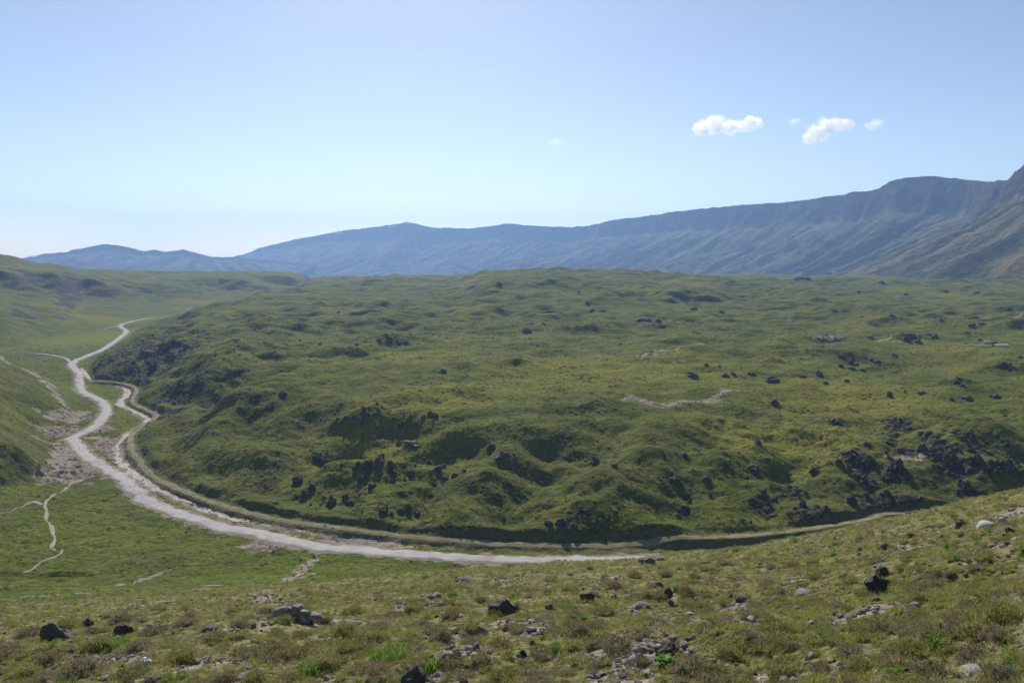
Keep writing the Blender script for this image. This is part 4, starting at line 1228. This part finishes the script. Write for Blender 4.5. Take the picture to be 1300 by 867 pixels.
def shrub_mesh(seed, mat, n=1700, h=.62, leaf=.062, name="foliage"):
    """cushion: short twig sprays set all over an uneven dome"""
    rn = random.Random(seed)
    off = Vector((rn.uniform(0, 99), rn.uniform(0, 99), 0))
    V = []; Fc = []
    for i in range(n):
        z = rn.random() ** .8; a = rn.uniform(0, 2 * math.pi)
        rr = math.sqrt(max(1 - z * z, 0))
        dirv = Vector((rr * math.cos(a), rr * math.sin(a), z))
        lump = .78 + .42 * mnoise.noise(dirv * 2.2 + off) + .16 * mnoise.noise(dirv * 6 + off)
        p = dirv * lump * rn.uniform(.72, 1.0)
        p.z *= h / .9
        up = (dirv + Vector((rn.gauss(0, .45), rn.gauss(0, .45), .5 + rn.gauss(0, .3)))).normalized()
        side = up.cross(Vector((rn.gauss(0, 1), rn.gauss(0, 1), rn.gauss(0, 1)))).normalized()
        L = leaf * rn.uniform(.8, 1.9); w = leaf * rn.uniform(.30, .62)
        b = len(V)
        V += [p - side * w * .5, p + side * w * .5, p + up * L + side * w * .22, p + up * L - side * w * .22]
        Fc.append((b, b + 1, b + 2, b + 3))
    bm = bmesh.new(); bmesh.ops.create_icosphere(bm, subdivisions=2, radius=1.0)  # inner hull added inside the leaves to block light and look solid
    b = len(V)
    for v in bm.verts:
        d = v.co.normalized()
        q = d * (.78 + .42 * mnoise.noise(d * 2.2 + off)) * .74
        V.append(Vector((q.x, q.y, max(q.z, 0) * h / .9)))
    Fc += [tuple(b + v.index for v in f.verts) for f in bm.faces if sum(v.co.z for v in f.verts) > -.2]
    bm.free()
    return mesh_from(name, V, Fc, mat)

def twig_mesh(seed, n=26, h=.6):
    rn = random.Random(seed)
    V = []; Fc = []
    for i in range(n):
        a = rn.uniform(0, 2 * math.pi); r = rn.uniform(.3, .72); z = h * .85 * rn.uniform(.4, 1.05) * math.sqrt(max(1 - r * r * .8, .05))
        p0 = Vector((r * .12 * math.cos(a), r * .12 * math.sin(a), 0)); p2 = Vector((r * math.cos(a), r * math.sin(a), z)); p1 = p0.lerp(p2, .5) + Vector((0, 0, -.05 + rn.uniform(-.06, .06)))
        s = Vector((-math.sin(a), math.cos(a), 0))
        for (q0, q1, w0, w1) in ((p0, p1, .030, .022), (p1, p2, .022, .008)):
            for sd in (s, Vector((0, 0, 1))):
                b = len(V)
                V += [q0 - sd * w0, q0 + sd * w0, q1 + sd * w1, q1 - sd * w1]
                Fc.append((b, b + 1, b + 2, b + 3))
    return mesh_from("twigs", V, Fc, M_TWIG)

def tuft_mesh(seed, mat, n=34, h=1.0, spread=.55, width=.028, name="tuft", droop=.35, base=.18):
    rn = random.Random(seed)
    V = []; Fc = []
    for i in range(n):
        a = rn.uniform(0, 2 * math.pi); lean = spread * rn.random() ** .7; hh = h * rn.uniform(.55, 1.0)
        p0 = Vector((base * rn.gauss(0, .6), base * rn.gauss(0, .6), -.04))
        d = Vector((math.cos(a), math.sin(a), 0)); s = Vector((-math.sin(a), math.cos(a), 0))
        tw = rn.uniform(-1, 1); s = (s * math.cos(tw) + d * math.sin(tw))
        p1 = p0 + d * lean * hh * .45 + Vector((0, 0, hh * .62)); p2 = p1 + d * lean * hh * (.55 + droop) + Vector((0, 0, hh * (.38 - droop * lean * .6)))
        b = len(V)
        V += [p0 - s * width, p0 + s * width, p1 + s * width * .8, p1 - s * width * .8, p2]
        Fc += [(b, b + 1, b + 2, b + 3), (b + 3, b + 2, b + 4)]
    return mesh_from(name, V, Fc, mat)

def rosette_mesh(seed):
    rn = random.Random(seed)
    V = []; Fc = []
    for i in range(17):
        a = i * 2.4; r = .18 + .82 * (i / 17) ** .8; z = .75 - .5 * (i / 17)
        c0 = Vector((r * .62 * math.cos(a), r * .62 * math.sin(a), z * .8)); d = Vector((math.cos(a), math.sin(a), .35 - .6 * i / 17)).normalized(); s = Vector((-math.sin(a), math.cos(a), 0)); nrm = d.cross(s)
        R0 = .34
        b = len(V); V.append(c0 + nrm * .03)
        m = 9
        for j in range(m):
            t = 2 * math.pi * j / m
            V.append(c0 + d * R0 * math.cos(t) + s * R0 * .92 * math.sin(t) + nrm * (.05 * math.cos(2 * t)) * -1)
        for j in range(m): Fc.append((b, b + 1 + j, b + 1 + (j + 1) % m))
        st = len(V)
        V += [Vector((0, 0, 0)) - s * .02, Vector((0, 0, 0)) + s * .02, c0 + s * .015, c0 - s * .015]; Fc.append((st, st + 1, st + 2, st + 3))
    return mesh_from("leaves", V, Fc, M_BROAD, True)

FOL = [shrub_mesh(11, M_SHRUB), shrub_mesh(12, M_SHRUB, h=.5), shrub_mesh(13, M_SHRUB2), shrub_mesh(14, M_SHRUB2, h=.7), shrub_mesh(15, M_SHRUB, h=.42)]
TWG = [twig_mesh(21), twig_mesh(22, h=.5)]
GRN = [tuft_mesh(31, M_GREEN, 150, .8, .85, .028, "fresh_tuft", .25, .5), tuft_mesh(32, M_GREEN, 130, .7, 1.0, .034, "fresh_tuft", .3, .55), shrub_mesh(33, M_GREEN, 900, .62, .085, "fresh_cushion")]
ROS = rosette_mesh(41)

def to_px(p): return (CX + F * p[0] / p[1], HY - F * (p[2] - HC) / p[1])
used_labels = {}
def plant_label(kind, x, y):
    best = sorted(FG, key=lambda f: (f[1] - x) ** 2 + (2.0 * (f[2] - y)) ** 2)[0]
    dx, dy = x - best[1], y - best[2]
    rel = ("left of" if dx < 0 else "right of") if abs(dx) > 1.8 * abs(dy) else ("in front of" if dy > 0 else "behind")
    key = (kind, rel, best[0])
    n = used_labels.get(key, 0); used_labels[key] = n + 1
    return ("%s %s %s" % (kind, rel, best[0])) if n == 0 else ("%s %s %s, %s nearest" % (kind, rel, best[0], ORD[min(n, 13)]))

def dist_order(lst):
    def key(e):
        return min((f[1] - e[0]) ** 2 + (2 * (f[2] - e[1])) ** 2 for f in FG)
    return sorted(lst, key=key)

SHRUBS = [(308, 838, 46), (340, 843, 52), (374, 838, 46), (338, 827, 40), (286, 866, 40), (318, 869, 40), (360, 868, 46), (228, 842, 46), (470, 818, 52), (440, 830, 40), (735, 808, 44), (480, 800, 36), (535, 795, 30), (560, 815, 40), (610, 845, 40), (690, 838, 44), (760, 800, 40), (790, 830, 56), (820, 812, 36),
          (880, 855, 60), (930, 835, 50), (990, 830, 44), (1040, 820, 40), (1160, 835, 60), (1240, 838, 50), (1200, 812, 60), (1275, 790, 60), (1230, 792, 50), (1110, 812, 36), (1000, 860, 56), (60, 845, 50), (100, 860, 60), (120, 828, 44), (30, 862, 40), (170, 830, 40),
          (655, 760, 22), (570, 768, 20), (610, 765, 20), (780, 748, 30), (905, 800, 40), (950, 812, 40), (730, 785, 26), (770, 780, 30), (410, 790, 26), (380, 812, 34), (270, 815, 34), (420, 850, 46), (640, 865, 40), (1150, 800, 30), (1080, 775, 26), (1020, 770, 22), (1170, 785, 34)]
rs = random.Random(77)
pts = [(x, y) for x, y, _ in SHRUBS]
SC = []
tries = 0
while len(SC) < 95 and tries < 9000:
    tries += 1
    x = rs.uniform(0, 1300); y = 720 + 145 * rs.random() ** .9
    top = np.interp(x, [0, 400, 600, 800, 1000, 1300], [800, 765, 742, 722, 694, 640]) + 6
    if x > 800: y = rs.uniform(top, 866)
    if y < top: continue
    sp = 16 + (y - 700) * .16
    if any((x - a) ** 2 + (1.7 * (y - b)) ** 2 < sp * sp for a, b in pts): continue
    pts.append((x, y)); SC.append((x, y, (10 + (y - 680) * .17) * rs.uniform(.8, 1.4)))
shrub_first = {}
for (x, y, w) in dist_order(SHRUBS + SC):
    c = cast(x, y)
    if c is None: continue
    k = rs.randrange(5)
    kind = ("brown" if k in (0, 1, 4) else "olive green") + (" spreading" if w > 48 else "") + " cushion shrub"
    r = w * .62 * c.y / F
    root = link(bpy.data.objects.new("cushion_shrub", None))
    root.location = (c.x, c.y + r * .3, ground(c.x, c.y + r * .3) - .02)
    root.rotation_euler = (0, 0, rs.uniform(0, 6.28)); root.scale = (r, r * rs.uniform(.8, 1.0), r * rs.uniform(.75, 1.05))
    f = link(bpy.data.objects.new("foliage", FOL[k])); f.parent = root
    t = link(bpy.data.objects.new("twigs", TWG[k % 2])); t.parent = root
    tag(root, plant_label(kind, x, y), "shrub", "cushion shrubs on the near hillside")
    FOL_OBJ = f

GREENS = [(521, 765, 22), (540, 768, 14), (575, 757, 22), (597, 752, 18), (707, 828, 32), (500, 842, 60), (480, 838, 40), (548, 852, 40), (1008, 800, 30), (1145, 760, 20), (1128, 852, 20), (1145, 852, 22), (1187, 857, 28), (1262, 848, 34), (345, 791, 20), (390, 858, 50),
          (405, 850, 30), (212, 866, 34), (228, 862, 26), (140, 822, 36), (155, 818, 26), (720, 774, 18), (1075, 746, 18), (430, 800, 20), (870, 772, 18), (700, 790, 18), (895, 725, 20), (880, 735, 16), (935, 700, 20), (1010, 688, 18), (1040, 720, 16), (1247, 705, 18), (1252, 678, 16), (1120, 712, 16), (980, 722, 18), (1290, 840, 30), (800, 790, 18), (545, 785, 18), (65, 822, 18), (1060, 705, 16)]
for (x, y, w) in dist_order(GREENS):
    c = cast(x, y)
    if c is None: continue
    r = w * .5 * c.y / F
    k = rs.randrange(3)
    o = link(bpy.data.objects.new("green_tuft", GRN[k]))
    o.location = (c.x, c.y + r * .3, ground(c.x, c.y + r * .3) - .02)
    o.rotation_euler = (0, 0, rs.uniform(0, 6.28)); o.scale = (r, r, r * rs.uniform(.9, 1.2))
    tag(o, plant_label("bright green tuft", x, y), "plant", "bright green tufts on the near hillside")
c = cast(845, 842)
r = 17 * c.y / F
o = link(bpy.data.objects.new("broad_leaf_plant", None)); o.location = c; o.scale = (r, r, r * .8)
lf = link(bpy.data.objects.new("leaves", ROS)); lf.parent = o
tag(o, "broad-leaved bright green plant in front of the half hidden black boulder", "plant")

def stalk(x, y, hpx, seed, label, nb=5):
    rn = random.Random(seed)
    c = cast(x, y); k = c.y / F
    V = []; Fc = []
    def tube(p, q, r0, r1):
        d = (q - p).normalized(); s = d.cross(Vector((0, 1, .3))).normalized(); t = d.cross(s)
        b = len(V)
        for pp, rr in ((p, r0), (q, r1)):
            for j in range(4):
                a = math.pi / 2 * j
                V.append(pp + s * rr * math.cos(a) + t * rr * math.sin(a))
        for j in range(4): Fc.append((b + j, b + (j + 1) % 4, b + 4 + (j + 1) % 4, b + 4 + j))
    for i in range(nb):
        a = rn.uniform(-1.1, 1.1); h = hpx * k * rn.uniform(.6, 1.0)
        p = Vector((rn.gauss(0, .03), rn.gauss(0, .03), 0)); q = p + Vector((math.sin(a) * h * .5, rn.gauss(0, .1) * h, math.cos(a) * h * .55)); e = q + Vector((math.sin(a * 1.4) * h * .5, rn.gauss(0, .1) * h, math.cos(a * 1.4) * h * .4))
        tube(p, q, .007, .0055); tube(q, e, .0055, .003)
        for _ in range(2):
            u = q.lerp(e, rn.uniform(.1, .6)); tube(u, u + Vector((rn.gauss(0, .2) * h, rn.gauss(0, .1) * h, .18 * h)), .004, .002)
    o = link(bpy.data.objects.new("dry_stalk", mesh_from("dry_stalk", V, Fc, M_STALK)))
    o.location = c
    tag(o, label, "dead plant", "dry stalks among the scrub")
stalk(800, 850, 42, 1, "pale dead branches arching over the bottom stony patch", 7)
stalk(1268, 812, 26, 2, "pale dry stalks by the small reddish stone at the right", 6)
stalk(1260, 862, 40, 3, "long arching dry stalk right of the long flat white stone", 4)
stalk(1290, 860, 30, 4, "bundle of dry stalks in the bottom right corner", 8)
stalk(104, 826, 20, 5, "upright straw-coloured stalk below the long leaning boulder", 2)
stalk(48, 864, 16, 6, "short dry stalk at the bottom left", 2)
stalk(706, 845, 24, 7, "thin dry stalk beside the small black glinting stone", 3)
stalk(335, 866, 22, 8, "thin dry stalk in front of the brown shrub thicket", 2)
stalk(685, 860, 20, 9, "grey dead twigs at the edge of the lower stony patch", 6)
stalk(172, 820, 14, 10, "short dry stalk right of the lumpy reddish boulder", 3)

# ------------------------------------------------------------------ ground cover nobody could count
def scatter(name, protos, P, rot, scl, idx, label):
    """one object: instances of a few plant meshes on the points P"""
    me = bpy.data.meshes.new(name)
    n = len(P)
    me.vertices.add(n); me.vertices.foreach_set("co", np.asarray(P, np.float32).ravel())
    a = me.attributes.new("rot", 'FLOAT_VECTOR', 'POINT'); a.data.foreach_set("vector", np.asarray(rot, np.float32).ravel())
    a = me.attributes.new("scl", 'FLOAT_VECTOR', 'POINT'); a.data.foreach_set("vector", np.asarray(scl, np.float32).ravel())
    a = me.attributes.new("idx", 'INT', 'POINT'); a.data.foreach_set("value", np.asarray(idx, np.int32))
    o = link(bpy.data.objects.new(name, me))
    ng = bpy.data.node_groups.new(name, 'GeometryNodeTree')
    ng.interface.new_socket("Geometry", in_out='INPUT', socket_type='NodeSocketGeometry')
    ng.interface.new_socket("Geometry", in_out='OUTPUT', socket_type='NodeSocketGeometry')
    nd, lk = ng.nodes, ng.links
    gi, go = nd.new("NodeGroupInput"), nd.new("NodeGroupOutput")
    jn = nd.new("GeometryNodeJoinGeometry")
    for pr in reversed(protos):
        oi = nd.new("GeometryNodeObjectInfo"); oi.inputs["Object"].default_value = pr; oi.inputs["As Instance"].default_value = True
        lk.new(oi.outputs["Geometry"], jn.inputs[0])
    ip = nd.new("GeometryNodeInstanceOnPoints")
    ip.inputs["Pick Instance"].default_value = True
    def at(nm, ty):
        a_ = nd.new("GeometryNodeInputNamedAttribute"); a_.data_type = ty; a_.inputs["Name"].default_value = nm
        return a_.outputs["Attribute"]
    lk.new(gi.outputs[0], ip.inputs["Points"]); lk.new(jn.outputs[0], ip.inputs["Instance"])
    lk.new(at("idx", 'INT'), ip.inputs["Instance Index"]); lk.new(at("rot", 'FLOAT_VECTOR'), ip.inputs["Rotation"]); lk.new(at("scl", 'FLOAT_VECTOR'), ip.inputs["Scale"])
    lk.new(ip.outputs[0], go.inputs[0])
    md = o.modifiers.new("scatter", 'NODES'); md.node_group = ng
    return tag(o, label, None, None, 'stuff')

def proto(me):
    return bpy.data.objects.new(me.name, me)      # shape source only, never placed in the scene

def sample(n, d0, d1, power, xr=.78):
    """points of the ground, density falling with distance"""
    u = rng.random(n)
    e = 2 - power
    D = (d0 ** e + u * (d1 ** e - d0 ** e)) ** (1 / e)
    xx = rng.uniform(-xr, xr, n)
    return D * xx, D

# grass tufts
X, Y = sample(40000, 4.0, 115, 1.45)
so = soil_mask(X, Y)
keep = rng.random(len(X)) > so * .93
X, Y, so = X[keep], Y[keep], so[keep]
Z = grid_sample(GZ, X, Y)
n = len(X)
dry = fbm(X, Y, 5, 3, 401)
gp = [proto(tuft_mesh(51 + k, M_GRASS, 30, 1.0, 1.0, .030)) for k in range(3)] + [proto(tuft_mesh(55 + k, M_STRAW, 22, 1.0, .7, .024)) for k in range(2)]
idx = np.where(rng.random(n) < np.clip(.38 + .4 * dry, .08, .85), rng.integers(3, 5, n), rng.integers(0, 3, n))
s = (.075 + .075 * rng.random(n)) * np.interp(Y, [4, 15, 40, 115], [.9, 1.15, 1.7, 2.8])
scatter("grass", gp, np.stack([X, Y, Z - .01], 1), np.stack([rng.normal(0, .12, n), rng.normal(0, .12, n), rng.uniform(0, 6.28, n)], 1), np.stack([s * 1.25, s * 1.25, s * rng.uniform(.7, 1.2, n)], 1), idx, "thin olive and straw coloured grass on the near hillside")
# low scrub
X, Y = sample(19000, 5.0, 185, 1.3)
so = soil_mask(X, Y); cl = fbm(X, Y, 2.6, 3, 411)
keep = (rng.random(len(X)) > so * .96) & (cl > rng.normal(-.05, .25, len(X)))
keep &= rng.random(len(X)) < np.interp(Y, [0, 120, 160, 185], [1, 1, .45, .1])
X, Y = X[keep], Y[keep]; n = len(X); Z = grid_sample(GZ, X, Y)
sp = [proto(shrub_mesh(61, M_SHRUB, 520, .6, .095)), proto(shrub_mesh(62, M_SHRUB2, 520, .55, .095)), proto(shrub_mesh(63, M_SHRUB, 520, .45, .095)), proto(shrub_mesh(64, M_SHRUB2, 520, .7, .095)), proto(tuft_mesh(65, M_GREEN, 60, .8, .9, .04))]
idx = rng.choice(5, n, p=[.28, .22, .26, .12, .12])
s = (.10 + .20 * rng.random(n) ** 1.6) * np.interp(Y, [5, 20, 60, 185], [.9, 1.05, 1.35, 1.8])
scatter("low_scrub", sp, np.stack([X, Y, Z - .01], 1), np.stack([rng.normal(0, .1, n), rng.normal(0, .1, n), rng.uniform(0, 6.28, n)], 1), np.stack([s, s, s * rng.uniform(.6, 1.0, n)], 1), idx, "low brownish dwarf scrub covering the near hillside")
# gravel on the stony patches
X, Y = sample(70000, 4.0, 55, 1.45)
so = soil_mask(X, Y)
keep = rng.random(len(X)) < so * .95 + .05
X, Y = X[keep], Y[keep]; n = len(X); Z = grid_sample(GZ, X, Y)
pb = [proto(rock_variant(rock_mesh("pebble", 500 + k, 1, 4, .15), m)) for k, m in enumerate((M_PEB, M_PEB, M_PALE, M_RED, M_WHITE))]
s = .022 + .11 * rng.random(n) ** 3.2
s *= np.interp(Y, [4, 20, 55], [.9, 1.4, 2.2])
scatter("gravel", pb, np.stack([X, Y, Z - .004], 1), np.stack([rng.normal(0, .3, n), rng.normal(0, .3, n), rng.uniform(0, 6.28, n)], 1), np.stack([s, s * rng.uniform(.6, 1, n), s * rng.uniform(.35, .7, n)], 1), rng.choice(5, n, p=[.4, .22, .18, .14, .06]), "pale pinkish gravel on the bare patches")
# tussocks of the meadow, the spur and the plateau face
X, Y = sample(90000, 150, 620, 1.6, .72)
psd_ = grid_sample(PSD, X, Y); dr = grid_sample(DROAD, X, Y); rk = grid_sample(ROCK, X, Y); ds = grid_sample(DSTR, X, Y); sl = grid_sample(SLOPE, X, Y); br = grid_sample(BROWN, X, Y)
p = 1.35 * np.where(psd_ > 3, .12 + .9 * sstep(.12, .5, sl) * .75 + .5 * rk + .25 * br, .16) * (.35 + 1.0 * sstep(-.25, .35, fbm(X, Y, 18, 3, 421)))
p = np.where((np.abs(psd_) < 2.4) & (Y < 470), .02, p)
keep = (rng.random(len(X)) < p) & (dr > 4.2) & (ds > 3.0)
X, Y = X[keep], Y[keep]; n = len(X); Z = grid_sample(GZ, X, Y)
tp = [proto(shrub_mesh(71, M_SHRUB2, 70, .6, .30)), proto(shrub_mesh(72, M_SHRUB2, 70, .5, .30)), proto(shrub_mesh(73, M_SHRUB, 70, .55, .30))]
s = (.20 + .45 * rng.random(n) ** 2.2) * np.interp(Y, [150, 250, 620], [.8, 1.1, 1.9])
scatter("tussocks", tp, np.stack([X, Y, Z - .03], 1), np.stack([rng.normal(0, .1, n), rng.normal(0, .1, n), rng.uniform(0, 6.28, n)], 1), np.stack([s, s, s * rng.uniform(.6, 1.0, n)], 1), rng.choice(3, n, p=[.45, .35, .2]), "small grass tussocks and dwarf scrub on the far slopes")
# stones in the dry stream and along the road
X, Y = sample(60000, 170, 430, 1.2, .72)
ds = grid_sample(DSTR, X, Y); er = grid_sample(ERO, X, Y); dr = grid_sample(DROAD, X, Y)
keep = (rng.random(len(X)) < .5 * sstep(4, 1, ds) + .35 * er + .15 * sstep(5, 3.4, dr)) & (dr > 3.3)
X, Y = X[keep], Y[keep]; n = len(X); Z = grid_sample(GZ, X, Y)
s = .15 + .5 * rng.random(n) ** 4
scatter("stream_stones", pb[:4], np.stack([X, Y, Z - .02], 1), np.stack([rng.normal(0, .3, n), rng.normal(0, .3, n), rng.uniform(0, 6.28, n)], 1), np.stack([s, s * .8, s * .6], 1), rng.choice(4, n, p=[.35, .25, .25, .15]), "loose stones strewn in the dry stream and by the road")

# ------------------------------------------------------------------ clouds
def cloud(lobes, label, dens, seed, D=13000.0, group="small white clouds"):
    """lobes in photo px: x, y, rx, ry"""
    k = D / F
    cx = sum(l[0] for l in lobes) / len(lobes); cyy = sum(l[1] for l in lobes) / len(lobes)
    L = [((x - cx) * k, (cyy - y) * k, rx * k, ry * k) for x, y, rx, ry in lobes]
    bm = bmesh.new()
    for (x, z, rx, rz) in L:
        bmesh.ops.create_icosphere(bm, subdivisions=3, radius=1.0, matrix=Matrix.Translation((x, 0, z)) @ Matrix.Diagonal((rx * 1.3, (rx + rz) * .65, rz * 1.3, 1)))
    me = bpy.data.meshes.new("cloud"); bm.to_mesh(me); bm.free()
    o = link(bpy.data.objects.new("cloud", me))
    o.location = (D * (cx - CX) / F, D, HC - D * (cyy - HY) / F)
    md = o.modifiers.new("one_shell", 'REMESH'); md.mode = 'VOXEL'; md.voxel_size = max(min(l[3] for l in L) * .22, 6)
    m = bpy.data.materials.new("cloud_vapour"); m.use_nodes = True
    nt = m.node_tree; nt.nodes.remove(nt.nodes["Principled BSDF"])
    g = N(nt)
    tc = g.node("ShaderNodeTexCoord").outputs["Object"]
    f = None
    for (x, z, rx, rz) in L:
        mp = g.node("ShaderNodeMapping"); mp.vector_type = 'POINT'
        mp.inputs["Location"].default_value = (-x / rx, 0, -z / rz); mp.inputs["Scale"].default_value = (1 / rx, 2 / (rx + rz), 1 / rz)
        g.link(tc, mp.inputs["Vector"])
        ln = g.node("ShaderNodeVectorMath", operation='LENGTH'); g.link(mp.outputs[0], ln.inputs[0])
        v = g.math('SUBTRACT', 1.0, ln.outputs["Value"])
        if f is None: f = v
        else:
            mx = g.node("ShaderNodeMath", operation='SMOOTH_MAX'); g.link(f, mx.inputs[0]); g.link(v, mx.inputs[1]); mx.inputs[2].default_value = .25
            f = mx.outputs[0]
    n1 = g.noise(1 / 130.0, 6, .66, tc)
    n1.node.noise_dimensions = '3D'
    n2 = g.noise(1 / 42.0, 6, .75, tc)
    field = g.math('ADD', g.math('ADD', f, g.math('MULTIPLY', g.math('SUBTRACT', n1, .52), 2.4)), g.math('MULTIPLY', g.math('SUBTRACT', n2, .5), 1.9))
    den = g.ramp(field, .14, .24, 0, dens)
    pv = g.node("ShaderNodeVolumePrincipled")
    pv.inputs["Color"].default_value = (.99, .99, .99, 1); pv.inputs["Anisotropy"].default_value = .55; pv.inputs["Density Attribute"].default_value = ""
    g.link(den, pv.inputs["Density"])
    g.link(pv.outputs[0], nt.nodes["Material Output"].inputs["Volume"])
    o.data.materials.append(m)
    return tag(o, label, "cloud", group)
cloud([(893, 164, 15, 11), (908, 159, 17, 13), (925, 161, 16, 11), (940, 161, 12, 8), (953, 156, 13, 11), (963, 157, 8, 7)], "largest white cloud, long and low, left of the other two", .0095, 1)
cloud([(1029, 175, 11, 10), (1040, 168, 15, 11), (1050, 160, 16, 12), (1064, 158, 12, 10), (1076, 158, 8, 9)], "slanting white cloud in the middle of the three", .0095, 2)
cloud([(1106, 159, 9, 6), (1113, 157, 8, 8)], "small faint white cloud right of the slanting cloud", .005, 3)
cloud([(1008, 154, 9, 5)], "tiny faint wisp between the two larger clouds", .003, 4)
cloud([(705, 180, 9, 6)], "tiny faint wisp alone left of the clouds", .0016, 5)
# ------------------------------------------------------------------ air
def haze_box():
    x0, x1, y0, y1, z0, z1 = -4200, 3600, -400, 9200, -130, 470
    me = bpy.data.meshes.new("haze")
    v = [(x, y, z) for x in (x0, x1) for y in (y0, y1) for z in (z0, z1)]
    f = [(0, 1, 3, 2), (4, 6, 7, 5), (0, 4, 5, 1), (2, 3, 7, 6), (0, 2, 6, 4), (1, 5, 7, 3)]
    me.from_pydata(v, [], f); me.update()
    m = bpy.data.materials.new("haze_air"); m.use_nodes = True
    nt = m.node_tree
    nt.nodes.remove(nt.nodes["Principled BSDF"])
    pv = nt.nodes.new("ShaderNodeVolumePrincipled")
    pv.inputs["Color"].default_value = (.36, .58, 1.0, 1)
    pv.inputs["Density"].default_value = HAZE
    pv.inputs["Density Attribute"].default_value = ""
    pv.inputs["Anisotropy"].default_value = .35
    nt.links.new(pv.outputs[0], nt.nodes["Material Output"].inputs["Volume"])
    m.cycles.homogeneous_volume = True
    me.materials.append(m)
    o = link(bpy.data.objects.new("haze", me))
    return tag(o, "thin bluish haze filling the valley air", None, None, 'stuff')
HAZE = 1.25e-4
haze_box()
